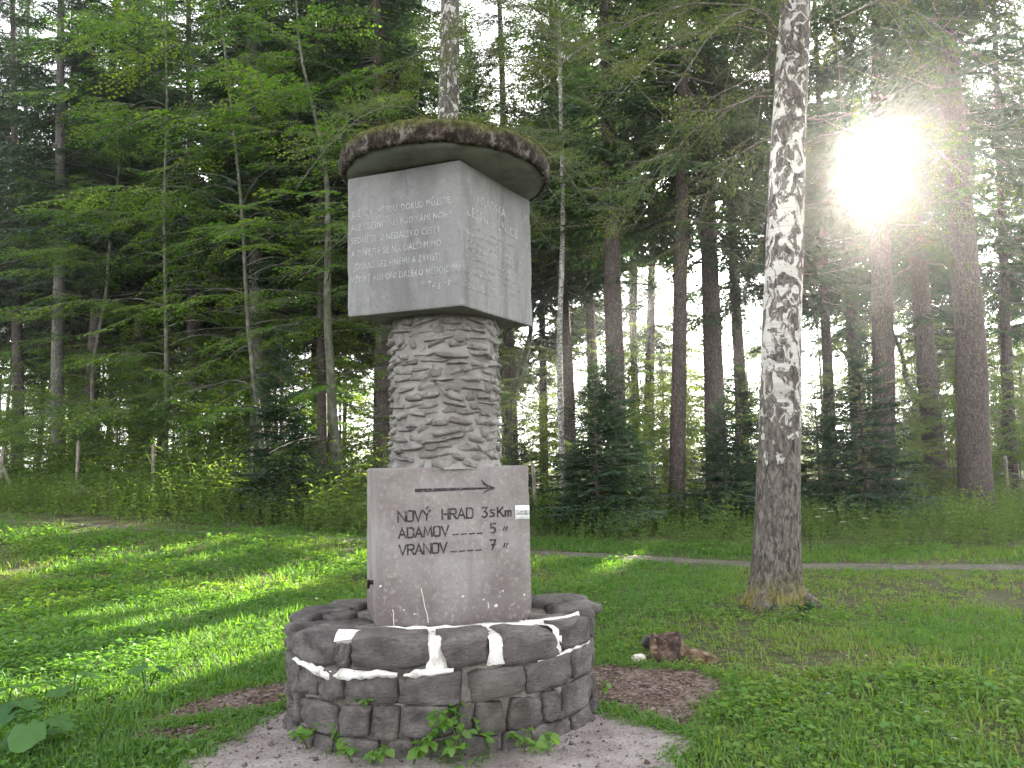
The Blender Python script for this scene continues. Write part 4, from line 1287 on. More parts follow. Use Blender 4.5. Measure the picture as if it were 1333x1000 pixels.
def photo_tree(kind, p1, p2, D, wpx, label, s=1.0, group=None, var=None, yaw=None, zs=1.0):
    base, lean = trunk_pose(p1, p2, D); yaw = random.uniform(0, 6.28) if yaw is None else yaw
    k = random.randrange(3) if var is None else var
    zref = at(*p1, D).z
    rad = wpx / F_PX * D / 2
    if kind == 'spruce':
        tr, cg, cm, nm_, cat, r0, H = SPRT[k], SPR[k][1], SPRC[k], 'spruce_tree', 'spruce', .24, (27, 29, 25)[k]; mats = [M['needle'], M[WOOD]]
    elif kind == 'grey_spruce':
        tr = SPRT[k].copy(); tr.materials[0] = M['grey_bark']
        cg, cm, nm_, cat, r0, H = SPR[k][1], SPRC[k], 'spruce_tree', 'spruce', .24, (27, 29, 25)[k]; mats = [M['needle'], M[WOOD]]
    elif kind == 'beech':
        tr, cg, cm, nm_, cat, r0, H = BET[k], BE[k][1], BEC[k], 'beech_tree', 'beech', (.12, .08, .15)[k], (16, 14, 18)[k]; mats = [M['beech_leaf'], M[WOOD]]
    else:
        tr, cg, cm, nm_, cat, r0, H = BET[k], BE[k][1], BEB[k], 'beech_tree', 'beech', (.12, .08, .15)[k], (16, 14, 18)[k]; mats = [M['sunlit_leaf'], M[WOOD]]
    rp_ = r0 * (1 - .82 * zref / (H * s)) * s
    cu = culled(cg, mats, base, yaw, s, LANES)
    return plant_tree(nm_, label, cat, tr, cu or cm, base, (lean, 0), yaw, rad / max(rp_, .01), s, group, zs)


# --- trunks read from the photograph: two points along the trunk, distance, width
TR = [
    ('spruce', (1262, 500), (1242, 200), 20.0, 37, 'thick purple-brown spruce trunk at the far right edge of the clearing', 1.0, 1),
    ('spruce', (1210, 500), (1190, 260), 26, 25, 'spruce with a rough brown trunk second from the right edge', .95, 0),
    ('spruce', (1147, 440), (1142, 120), 24, 27, 'dark spruce trunk standing straight below the sun', 1.05, 1),
    ('spruce', (930, 500), (919, 160), 23, 26, 'broad dark brown spruce trunk left of the white birch', 1.0, 2),
    ('spruce', (883, 560), (889, 160), 21, 20, 'slender reddish spruce trunk bare down to the ferny verge', 1.0, 1),
    ('spruce', (957, 400), (946, 160), 30, 14, 'thin spruce trunk close against the right of the broad brown one', 1.0, 0),
    ('spruce', (800, 440), (790, 60), 21.5, 24, 'tall grey-brown spruce trunk rising out of a dark young spruce', 1.0, 0),
    ('spruce', (737, 540), (733, 420), 26, 18, 'brown spruce trunk beside the pale thin birch, right of the monument', .9, 2),
    ('spruce', (769, 440), (764, 240), 32, 12, 'thin dark trunk between the pale birch and the tall grey-brown spruce', .95, 1),
    ('spruce', (847, 480), (848, 260), 34, 12, 'thin dark trunk between the grey-brown spruce and the reddish one', .95, 2),
    ('spruce', (1074, 440), (1069, 290), 30, 13, 'thin trunk just right of the white birch, half lost in glare', .9, 0),
    ('spruce', (1107, 440), (1100, 300), 33, 12, 'thin trunk left of the trunk under the sun', .9, 1),
    ('spruce', (1312, 480), (1300, 200), 25, 13, 'dark thin spruce trunk rightmost of all, near the picture edge', .95, 2),
    ('spruce', (498, 540), (497, 440), 22, 18, 'brown trunk right beside the stone column, left of it', .9, 1),
    ('grey_spruce', (334, 460), (327, 110), 24, 19, 'grey-brown spruce trunk, thicker of a close pair behind the beech boughs', 1.0, 0),
    ('grey_spruce', (345, 300), (346, 110), 25, 12, 'thinner grey trunk of the close pair behind the beech boughs', .95, 2),
    ('grey_spruce', (76, 500), (79, 200), 26, 15, 'pale grey straight trunk near the left edge, bare for most of its height', 1.0, 0),
    ('spruce', (123, 500), (130, 390), 29, 17, 'dark brown trunk right of the pale grey one at the left', 1.0, 1),
    ('spruce', (92, 500), (92, 390), 33, 8, 'very thin dark trunk between the pale grey and the dark brown trunk', .9, 2),
    ('spruce', (420, 620), (419, 430), 22.5, 14, 'brown trunk lit by the sun behind the crooked beech', .9, 2),
    ('grey_spruce', (490, 160), (484, 10), 27, 11, 'thin grey trunk above the left edge of the mossy roof', 1.0, 1),
    ('grey_spruce', (508, 160), (503, 20), 30, 10, 'pale thin trunk second from the roof edge, behind the grey one', 1.0, 2),
    ('spruce', (20, 500), (16, 200), 30, 13, 'dark spruce at the left edge with sky showing through its boughs', 1.0, 0),
    ('spruce', (250, 400), (247, 100), 29, 12, 'dark trunk hidden in the shade behind the layered beech boughs', .95, 1),
    ('spruce', (180, 440), (181, 200), 31, 13, 'shaded spruce trunk behind the left end of the beech boughs', 1.0, 2),
    ('spruce', (660, 400), (655, 200), 31, 13, 'spruce trunk hidden behind the concrete head block and roof', 1.0, 0),
    ('spruce', (1010, 300), (1003, 100), 29, 13, 'spruce trunk hidden behind the white birch', 1.0, 2),
    ('beech', (441, 560), (416, 240), 20, 12, 'crooked slim beech with a smooth grey trunk left of the monument', 1.0, 1),
    ('beech', (330, 500), (300, 200), 21, 6, 'beech whose layered light green boughs reach far to the left', 1.0, 0),
    ('beech', (215, 500), (212, 200), 23.5, 6, 'beech with broad dark green tiers at the middle of the left wood', .95, 2),
    ('beech', (140, 520), (146, 200), 25.5, 6, 'beech of loose fine boughs beside the pale grey trunk', .85, 1),
    ('bright', (545, 400), (540, 150), 25, 10, 'leafy beech with bright green foliage peeping over the roof', .95, 0),
    ('bright', (690, 500), (694, 250), 29, 9, 'sunlit yellow-green beech right beside the concrete head block', .75, 1),
    ('bright', (830, 500), (834, 300), 33, 9, 'sunlit yellow-green beech between the bare trunks in the centre of the wood', .75, 2),
    ('bright', (1172, 500), (1170, 350), 33, 8, 'backlit beech between the trunk under the sun and the next one', .6, 1),
    ('bright', (1300, 560), (1300, 450), 30, 8, 'low backlit beech behind the thick purple-brown trunk', .5, 0),
]
for kind, p1, p2, D, w, lab, s, var in TR: photo_tree(kind, p1, p2, D, w, lab, s, None, var)

# thin pale birch right of the monument
tb = bark_mat('thin_birch_bark', [(.05, .045, .042), (.20, .19, .175), (.36, .35, .33)], (9, 9, 12), .3)
bt, bc_ = limb_crown(410, 17, 8.5, 16.8, 26, 1.8, .075, BIRCH_T, .9, 4, .5, .5, .4, dict(taper=.7, wob=.06, flare=.2), leafm='birch_leaf')
bt.materials[0] = tb
base, lean = trunk_pose((731, 420), (727, 60), 21)
plant_tree('birch_tree', 'thin straight birch with a pale trunk, right of the mossy roof', 'birch', bt, crown_mesh(bc_, 'birch_leaf'), base, (lean, 0), 0, 1.25)

# --- the two big birches
def big_birch(seed, H, r0, z0, nb, reach, label, p1, p2, D, yaw, side=None, foot=True):
    g = Geo(); r_ = np.random.default_rng(seed)
    V, F = trunk_geo(H, r0, .62, .30, 64, 260, seed, .05, .035)
    Vn = V.copy(); a = np.arctan2(V[:, 1], V[:, 0]); low = np.clip((2.6 - V[:, 2]) / 2.2, .22, 1)
    cr_ = fbm(np.c_[np.cos(a) * 7, np.sin(a) * 7, V[:, 2] * 4.2], seed + 5, 4); rid = -np.abs(cr_) * .055 * low + .012 * low
    rad = np.hypot(V[:, 0], V[:, 1]) + 1e-9
    Vn[:, :2] *= (1 + (rid * r0 / .27) / rad)[:, None] ** 1.0
    g.add(Vn, F)
    if foot:   # mossy roots running out into the grass
        for a0, L in ((-.45, .62), (2.7, .25), (-2.3, .28)):
            n = 8; t_ = np.linspace(0, 1, n); d = np.array([math.cos(a0), math.sin(a0)])
            pth = np.c_[d[0] * (r0 * .8 + L * t_), d[1] * (r0 * .8 + L * t_) + .06 * np.sin(t_ * 3 + a0), .20 * (1 - t_) ** 2.2 - .05 * t_]
            V2, F2 = tube(pth, np.linspace(.10, .025, n), 8); g.add(V2, F2)
    trunk = g.mesh('trunk', M['birch_bark'], True)
    tr2, cg = limb_crown(seed + 1, H, z0, z0 + 5.5, nb, reach, .05, BIRCH_T, .66, 17, .35, 1.1, .6, dict(taper=.9, wob=.05, flare=0, nseg=6), leafm='birch_leaf', side=side)
    base, lean = trunk_pose(p1, p2, D)
    cu = culled(cg, [M['birch_leaf'], M[WOOD]], base, 0, 1, LANES)
    t_ = thing('birch_tree', label, 'birch', base, (0, lean, 0))
    obj('trunk', trunk, t_)
    obj('limbs', tr2, t_); tr2.materials[0] = M['dead_twig']
    obj('crown', cu or crown_mesh(cg, 'birch_leaf'), t_)
    return t_


BB = big_birch(430, 15, .236, 5.0, 46, 3.4, 'big old birch with flaking black and white bark at the right of the lawn', (1014, 640), (1029, 170), 8.7, 0)
big_birch(440, 16, .25, 5.6, 34, 3.2, 'stout birch rising behind the monument, its patchy trunk above the roof', (578, 320), (583, 20), 13.2, 0, None, False)

# ------------------------------------------------------------------ the wood behind: more trees, told apart only by where they stand
def free_spot(x, y, r_, taken):
    return all((x - a) ** 2 + (y - b) ** 2 > r_ * r_ for a, b in taken)


taken = [(o.location.x, o.location.y) for o in SC.objects if o.parent is None and o.type == 'EMPTY' and o.get('category') in ('spruce', 'beech', 'birch')]
rs = random.Random(11); nb_ = 0
sun_h = Vector((SUN_D.x, SUN_D.y)).normalized()
for k in range(900):
    if nb_ >= 58: break
    y = rs.uniform(30, 58); x = rs.uniform(-.75, .78) * y
    right = x / y > .02
    if right and y > 46: continue
    if right and .20 < x / y < .34 and rs.random() < .75: continue        # the bright opening where the far clearing shows
    if -.655 < x / y < -.60 and rs.random() < .8: continue
    if not free_spot(x, y, 2.6 if not right else 3.2, taken): continue
    taken.append((x, y)); v = rs.randrange(3); s_ = rs.uniform(.8, 1.1); yw = rs.uniform(0, 6.28)
    cu = None
    if x > -6: cu = culled(SPL[v][1], [M['needle'], M[WOOD]], (x, y, 0), yw, s_, LANES, .9992)
    plant_tree('spruce_tree', 'one of the many bare-trunked spruces standing deep in the wood', 'spruce', SPLT[v], cu or SPLC[v], (x, y, float(gh(x, y)) - .05), (rs.uniform(-.02, .02), rs.uniform(-.02, .02)), yw, rs.uniform(.75, 1.1), s_, 'spruces deep in the wood')
    nb_ += 1
nb_ = 0
for k in range(900):
    if nb_ >= 52: break
    y = rs.uniform(34, 62) if nb_ < 26 else rs.uniform(52, 80); x = rs.uniform(-.72, .74) * y
    if (.20 < x / y < .34 and y < 50) or (nb_ >= 26 and x < 0): continue
    if not free_spot(x, y, 2.2, taken) or (x < 4 and in_corridor(x, y, 12, 2.2)): continue
    taken.append((x, y)); v = rs.randrange(3); yw = rs.uniform(0, 6.28); left = x / y < -.05
    s_ = rs.uniform(.7, 1.0) if left else rs.uniform(.42, .62) * (1 if y < 52 else 1.15)
    plant_tree('beech_tree', 'one of the leafy beeches filling the dark wood on the left' if left else 'one of the low sunlit beeches glowing behind the bare trunks', 'beech', BET[v], (BEC if left else BEB)[v], (x, y, float(gh(x, y)) - .05), (0, 0), yw, 1.0, s_, 'beeches in the dark wood' if left else 'sunlit beeches behind the trunks')
    nb_ += 1

nb_ = 0
for k in range(600):
    if nb_ >= 16: break
    y = rs.uniform(32, 52); x = rs.uniform(-.58, -.08) * y
    if not free_spot(x, y, 2.0, taken) or in_corridor(x, y, 12, 2.2): continue
    taken.append((x, y)); v = rs.randrange(3)
    plant_tree('beech_tree', 'one of the leafy beeches filling the dark wood on the left', 'beech', BET[v], BEC[v], (x, y, float(gh(x, y)) - .5), (0, 0), rs.uniform(0, 6.28), 1.0, rs.uniform(.6, .95), 'beeches in the dark wood')
    nb_ += 1
nb_ = 0
for k in range(800):
    if nb_ >= 20: break
    y = rs.uniform(40, 64); x = rs.uniform(.0, .75) * y
    if not free_spot(x, y, 1.8, taken) or in_corridor(x, y, 13, 2.0) or (.235 < x / y < .29 and y < 60): continue
    taken.append((x, y)); v = rs.randrange(3)
    plant_tree('beech_tree', 'one of the low sunlit beeches glowing behind the bare trunks', 'beech', BET[v], BEB[v], (x, y, -.3), (0, 0), rs.uniform(0, 6.28), 1.0, rs.uniform(.62, .9), 'sunlit beeches behind the trunks')
    nb_ += 1
nb_ = 0
for k in range(600):
    if nb_ >= 9: break
    y = rs.uniform(34, 52); x = rs.uniform(.0, .15) * y
    if not free_spot(x, y, 1.6, taken) or in_corridor(x, y, 13, 2.0): continue
    taken.append((x, y)); v = rs.randrange(3)
    plant_tree('beech_tree', 'one of the low sunlit beeches glowing behind the bare trunks', 'beech', BET[v], BEB[v], (x, y, -.3), (0, 0), rs.uniform(0, 6.28), 1.0, rs.uniform(.65, .9), 'sunlit beeches behind the trunks')
    nb_ += 1
# far edge of the wood beyond the trunks, one mass
FAR_T = [beech_spray(700 + k, .17, 7) for k in range(3)]
n = 900; r_ = np.random.default_rng(77)
a_ = r_.uniform(-.9, .95, n); y = r_.uniform(84, 100, n); x = a_ * y; hh = 5 + 3 * vnoise(np.c_[x * .12, y * 0, y * 0], 5) + np.where(a_ < 0, 5, 0)
wg = bake(FAR_T, r_.integers(0, 3, n), np.c_[x, y, hh * r_.random(n) ** .8], rot3(r_.uniform(0, 6.28, n), r_.normal(-.1, .3, n), r_.normal(0, .5, n)), r_.uniform(2, 4, n), r_.normal(0, .1, n))
tag(obj('distant_woods', wg.mesh('distant_woods', [M['sunlit_leaf'], M[WOOD]])), kind='stuff')

# ------------------------------------------------------------------ young trees along the wood's edge
def young(px, D, h, v, label, cat='young spruce', s_xy=1.0):
    b = at(px, 640, D); base = Vector((b.x, D, float(gh(b.x, D)) - .02)); H = (4.6, 3.4)[v]; s = h / H
    t_ = thing('young_spruce', label, cat, base); yw = random.uniform(0, 6.28)
    a = obj('trunk', YST[v], t_); a.scale = (s, s, s)
    c = obj('crown', YSC[v], t_); c.scale = (s * s_xy, s * s_xy, s); c.rotation_euler = (0, 0, yw)


young(365, 18.6, 4.3, 0, 'dark bushy young spruce left of the monument, before the beeches', s_xy=.95)
young(778, 17.8, 3.9, 0, 'dark young spruce with spreading lower boughs, right of the monument', s_xy=1.15)
young(800, 20.2, 4.6, 0, 'taller young spruce at the foot of the grey-brown trunk')
young(945, 18.2, 3.0, 1, 'low dark young spruce just left of the white birch', s_xy=1.15)
young(965, 20.5, 4.2, 0, 'grey-green young spruce behind the white birch')
young(1128, 18.8, 4.7, 0, 'tall full young spruce right of the white birch', s_xy=1.05)
young(1068, 20.5, 3.6, 1, 'young spruce squeezed between the white birch and the tall full one')
young(680, 22.5, 2.8, 1, 'small young spruce beside the fence post right of the plinth')


def sapling(px, D, h, v, label, bright=False, group=None):
    b = at(px, 640, D)
    if in_corridor(b.x, D, h - .8, .1): return
    s = h / 4.2; yw = random.uniform(0, 6.28)
    t_ = thing('beech_sapling', label, 'sapling', Vector((b.x, D, float(gh(b.x, D)) - .02)), (0, 0, yw), group)
    a = obj('trunk', SAT[v], t_); a.scale = (s, s, s)
    c = obj('crown', (SACB if bright else SAC)[v], t_); c.scale = (s, s, s)


SP_D = 'dark green beech saplings in a thicket behind the fence posts'
for px, D, h in ((-30, 23, 3.6), (25, 24, 3.8), (60, 22.6, 3.0), (115, 23.2, 3.4), (155, 22.4, 3.0), (190, 23.4, 3.9), (232, 22.5, 3.2), (270, 23.5, 3.8), (300, 22.6, 2.8), (10, 27, 5), (70, 27, 4.6), (130, 28, 5), (210, 27, 5.2), (280, 27, 5), (330, 25, 3.8), (480, 25, 3.2), (440, 26, 4), (40, 31, 6), (100, 32, 6.5), (170, 31, 6.2), (240, 32, 6.5), (300, 31, 6), (370, 30, 6), (400, 33, 6.5), (460, 31, 6), (340, 34, 7), (270, 35, 7), (150, 36, 7)):
    sapling(px, D, h, random.randrange(2), 'dark beech sapling in the thicket behind the left fence posts', False, SP_D)
SP_B = 'sunlit saplings among the bare trunks'
for px, D, h in ((690, 24, 3.6), (720, 26, 5.0), (745, 28, 5), (850, 25, 4.2), (865, 29, 6), (835, 31, 6.5), (905, 26, 4.0), (905, 31, 6), (1000, 27, 4.4), (1060, 28, 5), (1180, 24, 3.6), (1195, 28, 5), (1225, 24, 4.0), (1240, 29, 5.5), (1300, 22.5, 3.6), (1330, 24, 4.4), (1345, 21.5, 3.2), (500, 29, 5), (1280, 26, 4.6), (640, 27, 4.5), (710, 31, 6), (760, 33, 6.5), (880, 34, 6.5), (930, 28, 4.6), (985, 32, 6.5), (1035, 24.5, 3.6), (1090, 32, 6), (1150, 27, 4.4), (1215, 33, 6.5), (1265, 31, 6), (1320, 29, 5.5), (820, 23, 2.8), (870, 23.5, 2.6), (1165, 22.5, 2.6), (1240, 22.8, 2.8)):
    sapling(px, D, h, random.randrange(2), 'sunlit beech sapling among the bare trunks on the right', random.random() < .65, SP_B)
sapling(436, 20.6, 5.2, 0, 'straight sapling with a thin pole lit by the sun, beside the crooked beech')

# ------------------------------------------------------------------ fence of wooden posts and wire
fx = [(-40, 21.2), (2, 21.0), (100, 20.9), (200, 20.5), (330, 20.6), (465, 20.4), (580, 20.6), (697, 20.6), (845, 21.4), (1010, 21.9), (1165, 22.2), (1311, 21.6), (1400, 21.4)]
fp = [Vector((at(px, 620, D).x, D, 0)) for px, D in fx]
for p in fp: p.z = float(gh(p.x, p.y))
fence = thing('fence', 'wire fence on weathered wooden posts along the edge of the wood', 'fence', fp[0])
for k, p in enumerate(fp):
    n = 7; V, F = tube([[0, 0, -.2], [0, 0, .3], [.008, 0, .8], [.012, .004, 1.16], [.012, .004, 1.20]], [.055, .052, .048, .046, .012], n)
    post = obj('post', mesh('post', V, F, M['post']), fence); post.location = p - fp[0]; post.rotation_euler = (random.uniform(-.03, .03), random.uniform(-.03, .03), random.uniform(0, 6)); post.scale = (1, 1, random.uniform(1.15, 1.35))
q = fp[1] - fp[0]
V, F = tube([list(q + Vector((.05, -.02, .95))), list(q + Vector((.55, -.12, -.05)))], [.045, .05], 7); obj('brace', mesh('brace', V, F, M['post']), fence)
for k in range(len(fp) - 1):
    a, b = fp[k] - fp[0], fp[k + 1] - fp[0]
    for z in (.15, .45, .75, 1.05, 1.3):
        pts = [list(a.lerp(b, t_) + Vector((0, -.05, z - .05 * math.sin(PI * t_) * .6))) for t_ in np.linspace(0, 1, 6)]
        V, F = tube(pts, .0035, 3); obj('wire', mesh('wire', V, F, M['wire']), fence)

# ================================================================== LAWN AND UNDERGROWTH
def blade_tuft(seed, n=11, h=.10, w=.006, spread=.035):
    r_ = np.random.default_rng(seed); g = Geo()
    for k in range(n):
        a = r_.uniform(0, 2 * PI); L = h * r_.uniform(.5, 1.3); ln = r_.uniform(.15, .9); p = np.array([r_.normal(0, spread), r_.normal(0, spread), -.005])
        d = np.array([math.cos(a) * ln, math.sin(a) * ln, 1]); d /= np.linalg.norm(d); s = np.array([-math.sin(a), math.cos(a), 0]) * w * r_.uniform(.7, 1.2)
        m_ = p + d * L * .55; t_ = p + d * L + np.array([math.cos(a), math.sin(a), 0]) * L * .28 * ln - np.array([0, 0, .12 * L])
        g.add([p - s, p + s, m_ + s * .8, m_ - s * .8, t_], [[0, 1, 2], [0, 2, 3], [3, 2, 4]], 0, np.clip(r_.normal(.42, .16), 0, 1))
    return pack(g)


def leaf_clump(seed, n=9, leaf=.04, h=.06, spread=.05, tri=False):
    r_ = np.random.default_rng(seed); B, D, N, L, W, T = [], [], [], [], [], []
    for k in range(n):
        p = np.array([r_.normal(0, spread), r_.normal(0, spread), h * r_.uniform(.25, 1.15)]); tn_ = np.clip(r_.normal(.45, .17), 0, 1)
        a0 = r_.uniform(0, 2 * PI)
        for q in ((0, 2.1, -2.1) if tri else (0,)):
            a = a0 + q; B.append(p); D.append([math.cos(a), math.sin(a), r_.uniform(-.4, .2)]); N.append([r_.normal(0, .3), r_.normal(0, .3), 1]); L.append(leaf * r_.uniform(.7, 1.25)); W.append(leaf * r_.uniform(.6, .85)); T += [tn_] * 4
    V, F = kites(np.array(B), np.array(D), np.array(N), L, W, .5)
    return (V, F, np.ones(len(F), int), np.array(T))


def weed_stem(seed, h=.5, leaf=.075, nn=7):
    r_ = np.random.default_rng(seed); g = Geo(); bx, by = r_.normal(0, .12, 2)
    def ax(t): return np.array([bx * t * t, by * t * t, h * t])
    V, F = tube([ax(0), ax(.5), ax(1)], [.004, .003, .0015], 3); g.add(V, tri_of(F), 0, .3)
    B, D, N, L, W = [], [], [], [], []
    for k in range(nn):
        t0 = .18 + .82 * k / (nn - 1); a = k * 1.57 + r_.uniform(-.4, .4)
        for q in (0, PI):
            B.append(ax(t0)); D.append([math.cos(a + q), math.sin(a + q), r_.uniform(-.45, .25)]); N.append([r_.normal(0, .25), r_.normal(0, .25), 1]); l = leaf * (1.15 - .55 * t0) * r_.uniform(.75, 1.2); L.append(l); W.append(l * .55)
    V, F = kites(np.array(B), np.array(D), np.array(N), L, W, .4); g.add(V, F, 0, np.repeat(np.clip(r_.normal(.45, .18, len(B)), 0, 1), 4))
    return pack(g)


TUFT = [blade_tuft(k, 12, (.05, .065, .085, .06)[k], .0048, .04) for k in range(4)]
CLOV = [leaf_clump(10 + k, 8, (.020, .025, .022)[k], .04, .055, True) for k in range(3)]
HERB = [leaf_clump(20 + k, 11, (.030, .040, .034)[k], (.05, .075, .06)[k], .06) for k in range(3)]
LAWN_T = TUFT + CLOV + HERB


def blocked(x, y, pad=0.0):
    b = np.zeros(len(x), bool)
    for P in (SLAB, LITR, LITL, LIT2): b |= pts_in_poly(x, y, P)
    c_, s_ = math.cos(-RYAW), math.sin(-RYAW); u = (x - RC[0]) * c_ - (y - RC[1]) * s_; v = (x - RC[0]) * s_ + (y - RC[1]) * c_
    b |= (u / (RA + .0)) ** 2 + (v / (RB + .0)) ** 2 < 1
    return b


BIRCH_B = np.array([BB.location.x, BB.location.y])


def sow(y0, y1, dens, seed):
    r_ = np.random.default_rng(seed); n = int((y1 - y0) * 2 * (.68 * y1 + 1.2) * dens)
    y = r_.uniform(y0, y1, n); x = r_.uniform(-(.68 * y1 + 1.2), .68 * y1 + 1.2, n)
    k = np.abs(x) < .68 * y + 1.2; return x[k], y[k], r_


gl = Geo()
for y0, y1, dens, sc0 in ((2.6, 5.0, 520, .97), (5.0, 7.5, 360, 1.1), (7.5, 11, 185, 1.32), (11, 16.5, 72, 1.7), (16.5, 22, 22, 2.0)):
    x, y, r_ = sow(y0, y1, dens, int(y0 * 10))
    pd = path_dist(x, y); py_ = path_y(x)
    dry = fbm(np.c_[x * .55, y * .55, x * 0], 77, 3) + .35 * np.exp(-((x - BIRCH_B[0]) ** 2 + (y - BIRCH_B[1]) ** 2) / 2.2) + np.where((x > .3) & (y > 6) & (y < 11), .12, 0)
    herbf = fbm(np.c_[x * .9, y * .9, x * 0 + 5], 55, 3) + np.where(x < -.9, .20, -.02) + np.where((x > 1.2) & (y < 6), .28, 0) - np.where((x > .2) & (y > 6), .22, 0) - np.where((x > -2.2) & (x < .8) & (y < 8), .15, 0)
    keep = ~blocked(x, y) & ((pd > .27 + .12 * r_.random(len(x))) | ((x < -3.2) & (r_.random(len(x)) < .8))) & (y < py_ + 2.5) & (r_.random(len(x)) < np.clip(1.25 - 1.6 * np.clip(dry, 0, 1), .18, 1))
    keep &= np.hypot(x - BIRCH_B[0], y - BIRCH_B[1]) > .42 + .5 * r_.random(len(x)) * (r_.random(len(x)) < .6)
    x, y, dry, herbf, pd = x[keep], y[keep], dry[keep], herbf[keep], pd[keep]; n = len(x)
    u = r_.random(n)
    hb = u < np.clip(.36 + herbf * .8, .06, .72)
    pick = np.where(hb, np.where(r_.random(n) < .42, 4 + r_.integers(0, 3, n), 7 + r_.integers(0, 3, n)), r_.integers(0, 4, n))
    sc = sc0 * r_.uniform(.6, 1.25, n) * np.where(pd < .8, .7, 1) * np.where(hb & (herbf > .15), 1.15, 1.0) * np.where((x > .2) & (y > 6) & (y < 12), .75, 1)
    gb = bake(LAWN_T, pick, np.c_[x, y, gh(x, y)], rot3(r_.uniform(0, 2 * PI, n), 0, r_.normal(0, .12, n)), sc, np.clip(dry, -.2, .5) * .7 + r_.normal(0, .05, n))
    V, F3, F4, M3, M4, T = gb.arrays(); gl.add(V, F3, M3, T)
# tufts of grass in the cracks between the litter and the slab
for line, dens in (([(395, 918), (330, 936), (262, 944), (215, 948)], 150), ([(235, 990), (262, 978), (300, 958), (330, 945)], 110), ([(783, 928), (840, 944), (900, 960)], 70), ([(560, 985), (610, 1010), (640, 990)], 12), ([(430, 985), (455, 962)], 22)):
    for k in range(dens):
        f = random.random() * (len(line) - 1); i_ = int(f); f -= i_
        p = ground(line[i_][0] * (1 - f) + line[i_ + 1][0] * f + random.gauss(0, 5), line[i_][1] * (1 - f) + line[i_ + 1][1] * f + random.gauss(0, 3))
        tv = LAWN_T[random.choice((0, 1, 2, 3, 4, 5))]; a = random.uniform(0, 6.28); s = random.uniform(.5, .95)
        gl.add(tv[0] @ rot3(a, 0, 0).T * s + np.array([p.x, p.y, .016]), tv[1], tv[2], np.clip(tv[3] + random.uniform(-.1, .2), 0, 1))
for P_, dn in ((SLAB, 5.0), (LITR, 4.5), (LITL, 4.5), (LIT2, 4.5)):
    for p_ in P_:
        if p_[1] < 2.8 or (abs(p_[0] - RC[0]) < .8 and p_[1] > 4.4): continue
        for _q in range(int(dn + random.random())):
            q = p_ + np.array([random.gauss(0, .045), random.gauss(0, .045)]); tv = LAWN_T[random.choice((0, 1, 2, 3, 4, 5, 6))]; a = random.uniform(0, 6.28); s = random.uniform(.4, .9)
            gl.add(tv[0] @ rot3(a, 0, 0).T * s + np.array([q[0], q[1], .012]), tv[1], tv[2], np.clip(tv[3] + random.uniform(-.1, .3), 0, 1))
tag(obj('lawn_grass', gl.mesh('lawn_grass', [M['grass'], M['herb']])), kind='stuff')
print('LAWN tris', len(np.concatenate(gl.F3)))

# tall weeds between the path and the wood, and on under the trees
WEED = [weed_stem(k, (.45, .6, .38, .7)[k % 4], (.075, .085, .07, .095)[k % 4]) for k in range(6)]
x, y, r_ = sow(12.5, 24, 30, 91); py_ = path_y(x); pd = path_dist(x, y)
keep = (y > py_ + .55 + .25 * vnoise(np.c_[x * 1.1, y * 0, x * 0], 4)) & (pd > .5) & ~((x < -4.5) & (y < 18.3 + .5 * vnoise(np.c_[x * .6, x * 0, x * 0], 8)))
x, y = x[keep], y[keep]; n = len(x)
cl = fbm(np.c_[x * .5, y * .5, x * 0], 31, 3)
sc = r_.uniform(.6, 1.1, n) * (1 + .9 * np.clip(cl, -.4, .6)) * np.clip(.55 + (y - path_y(x)) * .18, .5, 1.3) * np.where(x < -2.5, 1.75, 1.0)
wg = bake(WEED, r_.integers(0, 6, n), np.c_[x, y, gh(x, y)], rot3(r_.uniform(0, 6.28, n), r_.normal(0, .1, n), r_.normal(0, .1, n)), sc, .25 * cl + r_.normal(0, .06, n))
xa = RNG.uniform(-14.5, -2.6, 1500); ya = path_y(xa) + .7 + RNG.uniform(0, 1, 1500) ** .8 * 3.4; n = 1500
w3 = bake(WEED, RNG.integers(0, 6, n), np.c_[xa, ya, gh(xa, ya)], rot3(RNG.uniform(0, 6.28, n), RNG.normal(0, .12, n), RNG.normal(0, .12, n)), RNG.uniform(.7, 1.35, n), RNG.normal(.08, .12, n))
V, F3, F4, M3, M4, T = w3.arrays(); wg.add(V, F3, M3, T)
x, y, r_ = sow(24, 48, 1.8, 92); n = len(x)
w2 = bake(WEED, r_.integers(0, 6, n), np.c_[x, y, gh(x, y)], rot3(r_.uniform(0, 6.28, n), 0, 0), r_.uniform(1.2, 2.2, n), r_.normal(0, .08, n))
V, F3, F4, M3, M4, T = w2.arrays(); wg.add(V, F3, M3, T)
tag(obj('undergrowth', wg.mesh('undergrowth', [M['weed']])), kind='stuff')
print('WEED tris', len(np.concatenate(wg.F3)))

# ================================================================== SMALL THINGS
def leaf_mesh(name, L, W, mat, lobes=0, n=6, seed=0):
    """a single folded, slightly cupped leaf with a toothed edge, along +X"""
    t_ = np.linspace(0, 1, n + 1); V, F = [], []
    for k, t in enumerate(t_):
        w = W / 2 * (math.sin(PI * min(1, t ** .75)) ** .8) * (1 + (.16 if k % 2 else -.1))
        z = -.18 * L * t * t
        V += [(L * t, w, z + .25 * w), (L * t, 0, z), (L * t, -w, z + .25 * w)]
    for k in range(n):
        a = k * 3; F += [(a, a + 1, a + 4, a + 3), (a + 1, a + 2, a + 5, a + 4)]
    return mesh(name, np.array(V), np.array(F), mat, True, None, np.full(len(V), .25 + .5 * random.random()))


